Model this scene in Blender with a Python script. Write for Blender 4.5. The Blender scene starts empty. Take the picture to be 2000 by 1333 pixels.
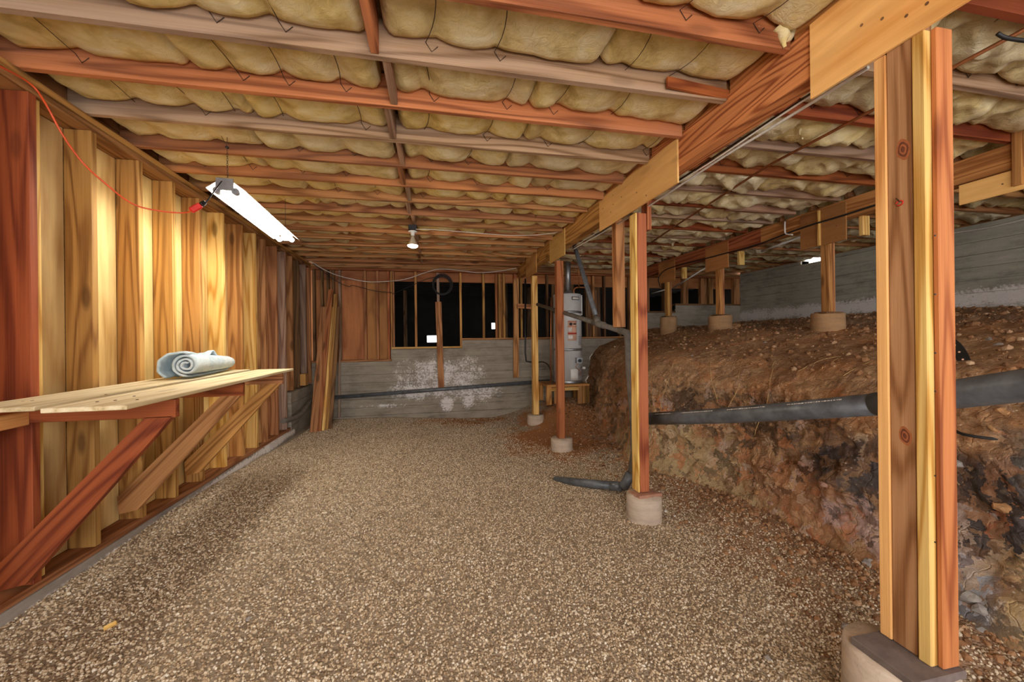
import bpy, bmesh, math, random
import numpy as np
from mathutils import Vector, Matrix
from math import pi, sin, cos, atan, tan, radians
random.seed(7); rng = np.random.default_rng(7)
SC = bpy.context.scene; COL = SC.collection

# ------------------------------------------------------------------ camera
CH = 1.355; F = 734.0; CX, CY = 1000.0, 659.0
YAW = atan(147 / 734.0); ROLL = 0.0115
cd = bpy.data.cameras.new('camera'); cam = bpy.data.objects.new('camera', cd); COL.objects.link(cam)
cd.sensor_width = 36; cd.sensor_fit = 'HORIZONTAL'; cd.lens = F / 2000 * 36
cd.shift_y = -(666.5 - CY) / 2000; cd.clip_start = 0.02; cd.clip_end = 100
cam.matrix_world = (Matrix.Translation((0, 0, CH)) @ Matrix.Rotation(-YAW, 4, 'Z') @
                    Matrix.Rotation(pi / 2, 4, 'X') @ Matrix.Rotation(-ROLL, 4, 'Z'))
SC.camera = cam
# ------------------------------------------------------------------ daylight from the open end of the crawl space
w = bpy.data.worlds.new('daylight'); SC.world = w; w.use_nodes = True
bg = w.node_tree.nodes['Background']; bg.inputs[0].default_value = (0.95, 0.95, 0.97, 1); bg.inputs[1].default_value = 3.1
SC.view_settings.view_transform = 'Standard'; SC.view_settings.look = 'None'
SC.view_settings.gamma = 1; SC.view_settings.use_curve_mapping = False
SC.view_settings.exposure = 0.55
SC.cycles.use_light_tree = False; SC.cycles.adaptive_threshold = 0.04; SC.cycles.max_bounces = 6; SC.cycles.diffuse_bounces = 4; SC.cycles.glossy_bounces = 2; SC.cycles.caustics_reflective = False; SC.cycles.caustics_refractive = False
TUBE_POWER = 48.0; BULB_POWER = 80.0

fl_ = bpy.data.lights.new('front_fill_lamp', 'POINT'); fl_.energy = 80; fl_.color = (1, .94, .86); fl_.shadow_soft_size = .45  # added soft fill behind the camera, brightens near posts and bank
flo = bpy.data.objects.new('front_fill_lamp', fl_); COL.objects.link(flo); flo.location = (.1, -.9, 2.0)

# ------------------------------------------------------------------ helpers
_c, _s = cos(YAW), sin(YAW)
def P(px, py, X=None, Y=None, Z=None):
    a = px - CX; b = py - CY; cr, sr = cos(ROLL), sin(ROLL)
    u = a * cr - b * sr; v = a * sr + b * cr
    d = Vector((_c * u / F + _s, -_s * u / F + _c, -v / F))
    t = X / d.x if X is not None else (Y / d.y if Y is not None else (Z - CH) / d.z)
    return Vector((0, 0, CH)) + d * t
def srgb(r, g, b):
    f = lambda c: (c / 255 / 12.92) if c / 255 <= .04045 else ((c / 255 + .055) / 1.055) ** 2.4
    return (f(r), f(g), f(b), 1)
def wall_x(y): return -2.06 - .036 * (y - 2.4)          # room face of the left wall studs
def beam_x(y): return 1.735 - .017 * (y - 1.0)          # room face of the main beam

_perm = rng.random((64, 64, 64))
def vnoise(x, y, z):
    x, y, z = np.broadcast_arrays(np.asarray(x, float), np.asarray(y, float), np.asarray(z, float))
    xi, yi, zi = np.floor(x).astype(int), np.floor(y).astype(int), np.floor(z).astype(int)
    fx, fy, fz = x - xi, y - yi, z - zi
    fx, fy, fz = [f * f * (3 - 2 * f) for f in (fx, fy, fz)]
    g = lambda a, b, c: _perm[(xi + a) & 63, (yi + b) & 63, (zi + c) & 63]
    l = lambda a, b, t: a + (b - a) * t
    return l(l(l(g(0,0,0), g(1,0,0), fx), l(g(0,1,0), g(1,1,0), fx), fy),
             l(l(g(0,0,1), g(1,0,1), fx), l(g(0,1,1), g(1,1,1), fx), fy), fz) * 2 - 1
def fbm(x, y, z, o=4, ridge=False):
    s = 0; a = 1; n = 0
    for i in range(o):
        v = vnoise(x * 2 ** i + 11.3 * i, y * 2 ** i + 5.1 * i, z * 2 ** i + 7.7 * i)
        s = s + a * ((1 - 2 * abs(v)) if ridge else v); n += a; a *= .5
    return s / n
def sstep(t): t = np.clip(t, 0, 1); return t * t * (3 - 2 * t)

WM = {}
def link(o, M=None, parent=None):
    M = M if M is not None else Matrix.Identity(4)
    COL.objects.link(o); WM[o.name] = M
    if parent is not None:
        o.parent = parent; o.matrix_basis = WM[parent.name].inverted() @ M
    else: o.matrix_basis = M
    return o
def tag(o, label=None, cat=None, group=None, kind=None):
    if label: o['label'] = label
    if cat: o['category'] = cat
    if group: o['group'] = group
    if kind: o['kind'] = kind
    return o
def thing(name, loc, label, cat, group=None, kind=None):
    o = bpy.data.objects.new(name, None); o.empty_display_size = .05
    link(o, Matrix.Translation(Vector(loc))); return tag(o, label, cat, group, kind)
def meshobj(name, verts, faces, mat, parent=None, loc=None, M=None, smooth=False):
    M = M if M is not None else (Matrix.Translation(Vector(loc)) if loc is not None else Matrix.Identity(4))
    me = bpy.data.meshes.new(name); me.from_pydata([tuple(v) for v in verts], [], faces)
    if mat: me.materials.append(mat)
    if smooth: me.polygons.foreach_set('use_smooth', [True] * len(me.polygons))
    me.update(); o = bpy.data.objects.new(name, me)
    return link(o, M, parent)
class MB:
    def __init__(s): s.v = []; s.f = []; s.sm = []
    def add(s, v, f, smooth=False):
        b = len(s.v); s.v += [tuple(x) for x in v]; s.f += [tuple(i + b for i in q) for q in f]; s.sm += [smooth] * len(f); return s
    def box(s, lo, hi):
        x0, y0, z0 = lo; x1, y1, z1 = hi
        return s.add([(x0,y0,z0),(x1,y0,z0),(x1,y1,z0),(x0,y1,z0),(x0,y0,z1),(x1,y0,z1),(x1,y1,z1),(x0,y1,z1)],
                     [(0,3,2,1),(4,5,6,7),(0,1,5,4),(1,2,6,5),(2,3,7,6),(3,0,4,7)])
    def prism(s, poly, d):
        n = len(poly); d = Vector(d); poly = [Vector(p) for p in poly]
        return s.add(poly + [p + d for p in poly], [tuple(range(n))[::-1], tuple(range(n, 2 * n))] +
                     [(i, (i + 1) % n, n + (i + 1) % n, n + i) for i in range(n)])
    def tube(s, pts, r, n=10, cap=True):
        pts = [Vector(p) for p in pts]; rs = r if isinstance(r, (list, tuple)) else [r] * len(pts)
        T = [(pts[min(i + 1, len(pts) - 1)] - pts[max(i - 1, 0)]).normalized() for i in range(len(pts))]
        up = Vector((0, 0, 1)) if abs(T[0].z) < .9 else Vector((1, 0, 0))
        N = T[0].cross(up).normalized(); V = []
        for i, p in enumerate(pts):
            N = (N - T[i] * N.dot(T[i])).normalized(); B = T[i].cross(N)
            V += [p + (N * cos(2*pi*k/n) + B * sin(2*pi*k/n)) * rs[i] for k in range(n)]
        Fc = [(i*n+k, i*n+(k+1)%n, (i+1)*n+(k+1)%n, (i+1)*n+k) for i in range(len(pts)-1) for k in range(n)]
        s.add(V, Fc, True)
        if cap:
            b = len(s.v) - len(V)
            s.f += [tuple(b + k for k in range(n))[::-1], tuple(b + (len(pts)-1)*n + k for k in range(n))]; s.sm += [False] * 2
        return s
    def lathe(s, prof, c=(0,0,0), n=24, smooth=True):
        c = Vector(c); V = []
        for r, z in prof: V += [c + Vector((r*cos(2*pi*k/n), r*sin(2*pi*k/n), z)) for k in range(n)]
        return s.add(V, [(i*n+k, i*n+(k+1)%n, (i+1)*n+(k+1)%n, (i+1)*n+k) for i in range(len(prof)-1) for k in range(n)], smooth)
    def build(s, name, mat, parent=None, loc=None, M=None):
        if loc is not None and M is None:
            L = Vector(loc); s.v = [tuple(Vector(v) - L) for v in s.v]; M = Matrix.Translation(L)
        o = meshobj(name, s.v, s.f, mat, parent, M=M)
        o.data.polygons.foreach_set('use_smooth', s.sm); return o
_bc = {}
def board(name, mat, a, b, w_, t_, parent=None, side=None, bev=.003):
    """a timber from a to b (axis through its middle); w_ measured along `side`, t_ across it"""
    a, b = Vector(a), Vector(b); L = (b - a).length; X = (b - a).normalized()
    side = Vector(side) if side is not None else Vector((0, 0, 1))
    Y = (side - X * side.dot(X)).normalized(); Z = X.cross(Y)
    M = Matrix.Translation(a) @ Matrix((X, Y, Z)).transposed().to_4x4()
    key = (round(L, 3), round(w_, 3), round(t_, 3), mat.name)
    if key not in _bc:
        bm = bmesh.new(); bmesh.ops.create_cube(bm, size=1)
        for v in bm.verts: v.co = Vector(((v.co.x + .5) * L, v.co.y * w_, v.co.z * t_))
        bmesh.ops.bevel(bm, geom=bm.edges[:], offset=bev, segments=1, affect='EDGES')
        me = bpy.data.meshes.new(name); bm.to_mesh(me); bm.free(); me.materials.append(mat); _bc[key] = me
    return link(bpy.data.objects.new(name, _bc[key]), M, parent)
def smoothpath(pts, k=6):
    pts = [Vector(p) for p in pts]; out = []
    for i in range(len(pts) - 1):
        p0, p1, p2, p3 = pts[max(i-1,0)], pts[i], pts[i+1], pts[min(i+2, len(pts)-1)]
        for j in range(k):
            t = j / k
            out.append(.5 * ((2*p1) + (p2-p0)*t + (2*p0-5*p1+4*p2-p3)*t*t + (3*p1-p0-3*p2+p3)*t**3))
    return out + [pts[-1]]

# ------------------------------------------------------------------ materials
def newmat(name, rough=.8):
    m = bpy.data.materials.new(name); m.use_nodes = True; nt = m.node_tree
    bs = nt.nodes['Principled BSDF']; bs.inputs['Roughness'].default_value = rough
    return m, nt, bs
def N(nt, typ, **kw):
    n = nt.nodes.new(typ)
    for k, v in kw.items():
        if k.startswith('i_'):
            key = k[2:]; key = int(key) if key.isdigit() else key
            n.inputs[key].default_value = v
        else: setattr(n, k, v)
    return n
def ramp(nt, stops):
    r = nt.nodes.new('ShaderNodeValToRGB'); e = r.color_ramp.elements
    e[0].position, e[0].color = stops[0]; e[1].position, e[1].color = stops[-1]
    for p, c in stops[1:-1]:
        q = e.new(p); q.color = c
    return r
def mix(nt, a, b, f, mode='MIX'):
    m = nt.nodes.new('ShaderNodeMix'); m.data_type = 'RGBA'; m.blend_type = mode
    for sock, val in ((m.inputs[0], f), (m.inputs[6], a), (m.inputs[7], b)):
        if hasattr(val, 'is_output') or isinstance(val, bpy.types.NodeSocket): nt.links.new(val, sock)
        else: sock.default_value = val
    return m.outputs[2]
def math_(nt, op, a, b=None, c=None):
    m = nt.nodes.new('ShaderNodeMath'); m.operation = op
    for i, val in enumerate((a, b, c)):
        if val is None: continue
        if isinstance(val, bpy.types.NodeSocket): nt.links.new(val, m.inputs[i])
        else: m.inputs[i].default_value = val
    return m.outputs[0]
def bump(nt, bs, h, strength, dist):
    b = N(nt, 'ShaderNodeBump', i_Strength=strength, i_Distance=dist); nt.links.new(h, b.inputs['Height'])
    nt.links.new(b.outputs[0], bs.inputs['Normal']); return b
BW = (0, 0, 0, 1), (1, 1, 1, 1)
def wood(name, light, dark, grain=1.0, knots=1.0, dust=None, dustamt=.0, ply=False, rough=.72):
    m, nt, bs = newmat(name, rough); L = nt.links.new
    tc = N(nt, 'ShaderNodeTexCoord'); oi = N(nt, 'ShaderNodeObjectInfo')
    off = N(nt, 'ShaderNodeVectorMath', operation='SCALE'); cb = N(nt, 'ShaderNodeCombineXYZ')
    L(oi.outputs['Random'], cb.inputs[0]); L(oi.outputs['Random'], cb.inputs[1]); L(oi.outputs['Random'], cb.inputs[2])
    L(cb.outputs[0], off.inputs[0]); off.inputs['Scale'].default_value = 37.0
    # long streaks
    mp = N(nt, 'ShaderNodeMapping'); mp.inputs['Scale'].default_value = (1.3, 75, 75) if not ply else (1.2, 14, 30)
    L(tc.outputs['Object'], mp.inputs[0]); ad = N(nt, 'ShaderNodeVectorMath', operation='ADD'); L(mp.outputs[0], ad.inputs[0]); L(off.outputs[0], ad.inputs[1])
    n1 = N(nt, 'ShaderNodeTexNoise', i_Scale=1.4, i_Detail=3, i_Roughness=.6, i_Distortion=.3); L(ad.outputs[0], n1.inputs['Vector'])
    # growth rings
    mp2 = N(nt, 'ShaderNodeMapping'); mp2.inputs['Scale'].default_value = (.34, 4.2, 4.2) if not ply else (.9, 2.6, 2.6)
    L(tc.outputs['Object'], mp2.inputs[0]); ad2 = N(nt, 'ShaderNodeVectorMath', operation='ADD'); L(mp2.outputs[0], ad2.inputs[0])
    off2 = N(nt, 'ShaderNodeVectorMath', operation='SCALE'); L(cb.outputs[0], off2.inputs[0]); off2.inputs['Scale'].default_value = 23.0
    L(off2.outputs[0], ad2.inputs[1])
    nd = N(nt, 'ShaderNodeTexNoise', i_Scale=.9, i_Detail=2, i_Roughness=.5); L(ad2.outputs[0], nd.inputs['Vector'])
    fr = math_(nt, 'MULTIPLY', nd.outputs['Fac'], 30.0 * grain if not ply else 9.0)
    rings = math_(nt, 'SINE', math_(nt, 'MULTIPLY', fr, 2.2))
    rings = math_(nt, 'POWER', math_(nt, 'MULTIPLY_ADD', rings, .5, .5), 2.2)
    g = math_(nt, 'ADD', math_(nt, 'MULTIPLY', rings, .5 if not ply else .35), math_(nt, 'MULTIPLY', n1.outputs['Fac'], .8))
    r = ramp(nt, [(.28, light), (.58, tuple(a * .55 + b * .45 for a, b in zip(light, dark))), (.86, dark), (1., tuple(b * .75 for b in dark[:3]) + (1,))]); L(g, r.inputs[0])
    col = r.outputs[0]
    # knots
    mp3 = N(nt, 'ShaderNodeMapping'); mp3.inputs['Scale'].default_value = (1.7, 5.2, 5.2)
    L(tc.outputs['Object'], mp3.inputs[0]); ad3 = N(nt, 'ShaderNodeVectorMath', operation='ADD'); L(mp3.outputs[0], ad3.inputs[0]); L(off.outputs[0], ad3.inputs[1])
    vo = N(nt, 'ShaderNodeTexVoronoi', i_Scale=1.0); L(ad3.outputs[0], vo.inputs['Vector'])
    kr = ramp(nt, [(.0, BW[1]), (.09, BW[1]), (.17, BW[0])]); L(vo.outputs['Distance'], kr.inputs[0])
    kd = tuple(c * .33 for c in dark[:3]) + (1,)
    col = mix(nt, col, kd, math_(nt, 'MULTIPLY', kr.outputs[0], .75 * knots))
    # per-piece tint
    hsv = N(nt, 'ShaderNodeHueSaturation'); L(col, hsv.inputs['Color'])
    L(math_(nt, 'MULTIPLY_ADD', oi.outputs['Random'], .016, .495), hsv.inputs['Hue'])
    rv = N(nt, 'ShaderNodeTexWhiteNoise', noise_dimensions='1D'); L(oi.outputs['Random'], rv.inputs['W'])
    L(math_(nt, 'MULTIPLY_ADD', rv.outputs['Value'], .42, .78), hsv.inputs['Value'])
    col = hsv.outputs[0]
    # stains and dust
    ns = N(nt, 'ShaderNodeTexNoise', i_Scale=1.3, i_Detail=3, i_Roughness=.65); L(ad2.outputs[0], ns.inputs['Vector'])
    sr_ = ramp(nt, [(.45, BW[0]), (.75, BW[1])]); L(ns.outputs['Fac'], sr_.inputs[0])
    dc = dust if dust else tuple(c * .5 for c in dark[:3]) + (1,)
    col = mix(nt, col, dc, math_(nt, 'MULTIPLY', sr_.outputs[0], dustamt if dust else .35))
    L(col, bs.inputs['Base Color'])
    bump(nt, bs, g, .45, .004); bs.inputs['Specular IOR Level'].default_value = .3
    return m
fir_yellow = wood('fir_yellow', srgb(238,198,122), srgb(198,142,66), 1.3)
fir_orange = wood('fir_orange', srgb(206,150,86), srgb(156,102,52), 1.2)
fir_red = wood('fir_red', srgb(190,116,72), srgb(142,74,42), 1.1)
redwood = wood('redwood', srgb(160,84,44), srgb(116,52,26), .9, .6)
post_brown = wood('post_brown', srgb(206,150,108), srgb(156,100,62), 1.2, 1.0)
post_front = wood('post_front', srgb(206,134,76), srgb(158,88,44), 1.1, .6)
post_pale = wood('post_pale', srgb(240,184,118), srgb(204,138,78), .8, .6)
fir_dusty = wood('fir_dusty', srgb(178,146,122), srgb(136,100,78), 1.1, .5, srgb(170,150,138), .6)
fir_brown = wood('fir_brown', srgb(196,138,90), srgb(142,90,52), 1.1)
fir_dark = wood('fir_dark', srgb(138,98,64), srgb(92,62,38), 1.0)
joist_a = wood('joist_red', srgb(188,118,74), srgb(134,76,44), .9, .5, srgb(168,130,108), .35)
joist_b = wood('joist_grey', srgb(180,144,116), srgb(132,96,70), .9, .4, srgb(174,154,140), .6)
beam_m = wood('beam_fir', srgb(214,144,86), srgb(150,84,44), 2.2, .5)
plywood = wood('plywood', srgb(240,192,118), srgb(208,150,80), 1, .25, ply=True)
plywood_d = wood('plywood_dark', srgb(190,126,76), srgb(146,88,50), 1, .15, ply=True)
sheath = wood('sheathing', srgb(232,200,138), srgb(178,134,78), 1.6, .2, ply=True)
pine = wood('pine_board', srgb(246,228,192), srgb(222,196,150), .7, .5)

def concrete(name, base=(150,146,138), eff=None, dark=.5):
    m, nt, bs = newmat(name, .95); L = nt.links.new; tc = N(nt, 'ShaderNodeTexCoord')
    n = N(nt, 'ShaderNodeTexNoise', i_Scale=2.2, i_Detail=8, i_Roughness=.68); L(tc.outputs['Object'], n.inputs['Vector'])
    mp = N(nt, 'ShaderNodeMapping'); mp.inputs['Scale'].default_value = (1.2, 1.2, 9); L(tc.outputs['Object'], mp.inputs[0])
    n2 = N(nt, 'ShaderNodeTexNoise', i_Scale=1.7, i_Detail=7, i_Roughness=.7); L(mp.outputs[0], n2.inputs['Vector'])
    s = math_(nt, 'ADD', math_(nt, 'MULTIPLY', n.outputs['Fac'], .5), math_(nt, 'MULTIPLY', n2.outputs['Fac'], .5))
    c = srgb(*base); d = tuple(x * dark for x in c[:3]) + (1,); lt = tuple(min(1, x * 1.25) for x in c[:3]) + (1,)
    r = ramp(nt, [(.34, d), (.5, c), (.66, lt)]); L(s, r.inputs[0]); col = r.outputs[0]
    if eff:
        ne = N(nt, 'ShaderNodeTexNoise', i_Scale=34, i_Detail=2, i_Roughness=.6); L(tc.outputs['Object'], ne.inputs['Vector'])
        nb = N(nt, 'ShaderNodeTexNoise', i_Scale=3.5, i_Detail=5, i_Roughness=.7); L(tc.outputs['Object'], nb.inputs['Vector'])
        sp = N(nt, 'ShaderNodeSeparateXYZ'); L(tc.outputs['Object'], sp.inputs[0]); tot = None
        for (cx, cy, cz, rx, ry, rz, soft) in eff:
            q = [math_(nt, 'POWER', math_(nt, 'ABSOLUTE', math_(nt, 'DIVIDE', math_(nt, 'SUBTRACT', sp.outputs[i], c0), r0)), 2.0)
                 for i, (c0, r0) in enumerate(((cx, rx), (cy, ry), (cz, rz)))]
            dd = math_(nt, 'ADD', math_(nt, 'ADD', q[0], q[1]), q[2])
            k = math_(nt, 'SUBTRACT', 1.0, dd); k = math_(nt, 'MAXIMUM', k, 0.0)
            k = math_(nt, 'MULTIPLY', k, soft); tot = k if tot is None else math_(nt, 'MAXIMUM', tot, k)
        f = math_(nt, 'ADD', math_(nt, 'MULTIPLY', ne.outputs['Fac'], .7), math_(nt, 'MULTIPLY', nb.outputs['Fac'], .9))
        f = math_(nt, 'ADD', f, math_(nt, 'MULTIPLY', tot, .25))
        rr = ramp(nt, [(.0, BW[0]), (.97, BW[0]), (1.0, BW[1])])
        f2 = math_(nt, 'MULTIPLY_ADD', f, 5.0, -4.62); f2 = math_(nt, 'MINIMUM', math_(nt, 'MAXIMUM', f2, 0.0), 1.0)
        f2 = math_(nt, 'MULTIPLY', f2, math_(nt, 'MINIMUM', math_(nt, 'MULTIPLY', tot, 6.0), 1.0))
        col = mix(nt, col, srgb(236, 230, 226), f2)
    L(col, bs.inputs['Base Color'])
    nf = N(nt, 'ShaderNodeTexNoise', i_Scale=40, i_Detail=6, i_Roughness=.7); L(tc.outputs['Object'], nf.inputs['Vector'])
    bump(nt, bs, math_(nt, 'ADD', nf.outputs['Fac'], math_(nt, 'MULTIPLY', s, 3.0)), .5, .01)
    return m
conc_back = concrete('board_formed_concrete', (158,148,132),
    [(.12,7.46,.66,1.15,9,.42,1.0), (-.3,7.46,.32,.9,9,.2,1.3), (.75,7.46,.3,.6,9,.3,1.0), (.18,7.46,.08,.16,9,.2,1.6), (.62,7.46,.12,.18,9,.2,1.6), (-1.0,7.46,.08,.7,9,.05,1.0)])
conc_right = concrete('right_wall_concrete', (172,168,152), [(6.87,5,1.78,9,9,.17,1.6), (6.87,4.4,1.86,9,1.4,.12,1.0)])
conc_foot = concrete('footing_concrete', (160,150,140), [(-2.1,4.4,-.04,9,9,.06,1.7)])
conc_pier = concrete('pier_concrete', (196,178,158), [(1.7,2.9,-.15,9,9,.22,.7)], .6)
conc_pier2 = concrete('bank_pier_concrete', (176,138,98), [(4.2,3.3,1.46,.6,.5,.14,1.2)], .6)

def simple(name, col, rough=.5, metal=0, emit=None, es=0, nz=0, nscale=30, bumpd=0):
    m, nt, bs = newmat(name, rough); bs.inputs['Metallic'].default_value = metal; L = nt.links.new
    tc = N(nt, 'ShaderNodeTexCoord'); n = N(nt, 'ShaderNodeTexNoise', i_Scale=nscale, i_Detail=5, i_Roughness=.65); L(tc.outputs['Object'], n.inputs['Vector'])
    d = tuple(c * (1 - nz) for c in col[:3]) + (1,)
    r = ramp(nt, [(.35, d), (.65, col)]); L(n.outputs['Fac'], r.inputs[0]); L(r.outputs[0], bs.inputs['Base Color'])
    if bumpd: bump(nt, bs, n.outputs['Fac'], .6, bumpd)
    if emit: bs.inputs['Emission Color'].default_value = emit; bs.inputs['Emission Strength'].default_value = es
    return m
pad_m = simple('grey_timber_pad', srgb(112,98,92), .8, nz=.35, nscale=18, bumpd=.004)
shim_m = simple('dusty_shim', srgb(176,128,104), .85, nz=.25, nscale=18)
knot_a = simple('knot_ring', srgb(168,96,52), .6, nz=.3, nscale=60)
knot_b = simple('knot_heart', srgb(112,58,34), .6, nz=.4, nscale=60)
abs_pipe = simple('black_drain_plastic', srgb(104,108,112), .36, nz=.5, nscale=11)
grey_pipe = simple('dusty_drain_plastic', srgb(116,108,98), .7, nz=.4, nscale=12)
black_rub = simple('black_rubber', srgb(28,27,26), .6, nz=.3)
white_cab = simple('white_cable_jacket', srgb(225,220,210), .5, nz=.15)
orange_cab = simple('orange_cord_jacket', srgb(222,84,36), .45, nz=.2)
red_plastic = simple('red_plastic', srgb(214,42,30), .4, nz=.2)
steel = simple('galvanised_steel', srgb(176,178,180), .42, .85, nz=.25, nscale=20)
wire_m = simple('wire_steel', srgb(84,70,58), .5, .6, nz=.3)
copper = simple('copper', srgb(184,118,74), .45, .7, nz=.35)
white_en = simple('white_enamel', srgb(236,236,232), .35, nz=.05)
tank_m = simple('grey_enamel', srgb(204,204,202), .38, nz=.12, nscale=6)
tag_red = simple('label_red', srgb(190,60,44), .6, nz=.1)
tag_peach = simple('label_peach', srgb(226,178,150), .6, nz=.1)
tag_white = simple('label_white', srgb(232,228,220), .6, nz=.08)
blackpl = simple('black_plastic', srgb(26,26,28), .4, nz=.2)
tube_m = simple('lit_tube', (1, 1, 1, 1), .4, emit=(1, .97, .88, 1), es=TUBE_POWER)
bulb_m = simple('lit_bulb_face', (1, 1, 1, 1), .4, emit=(1, .86, .62, 1), es=BULB_POWER)
bulb_glass = simple('silvered_bulb_glass', srgb(226,214,190), .2, .5, nz=.05)
felt = simple('rust_paint', srgb(200,40,20), .6, nz=.1)

def batting_mat(name, a, b, c):
    m, nt, bs = newmat(name, 1.0); L = nt.links.new; tc = N(nt, 'ShaderNodeTexCoord'); oi = N(nt, 'ShaderNodeObjectInfo')
    n = N(nt, 'ShaderNodeTexNoise', i_Scale=5, i_Detail=6, i_Roughness=.62, i_Distortion=.6); L(tc.outputs['Object'], n.inputs['Vector'])
    r = ramp(nt, [(.3, c), (.48, b), (.68, a)]); L(n.outputs['Fac'], r.inputs[0])
    hsv = N(nt, 'ShaderNodeHueSaturation'); L(r.outputs[0], hsv.inputs['Color'])
    L(math_(nt, 'MULTIPLY_ADD', oi.outputs['Random'], .25, .85), hsv.inputs['Saturation'])
    L(math_(nt, 'MULTIPLY_ADD', oi.outputs['Random'], .14, .93), hsv.inputs['Value'])
    L(hsv.outputs[0], bs.inputs['Base Color'])
    n2 = N(nt, 'ShaderNodeTexNoise', i_Scale=16, i_Detail=8, i_Roughness=.7, i_Distortion=1.2); L(tc.outputs['Object'], n2.inputs['Vector'])
    bump(nt, bs, n2.outputs['Fac'], .85, .02)
    bs.inputs['Sheen Weight'].default_value = .15; bs.inputs['Specular IOR Level'].default_value = .1
    return m
batt_m = batting_mat('yellow_fibreglass', srgb(246,232,190), srgb(232,208,138), srgb(196,166,92))
batt_r = batting_mat('pale_fibreglass', srgb(240,226,184), srgb(224,202,144), srgb(184,156,98))
blue_m = batting_mat('pale_blue_batting', srgb(232,242,246), srgb(206,226,236), srgb(178,202,214))

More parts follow.
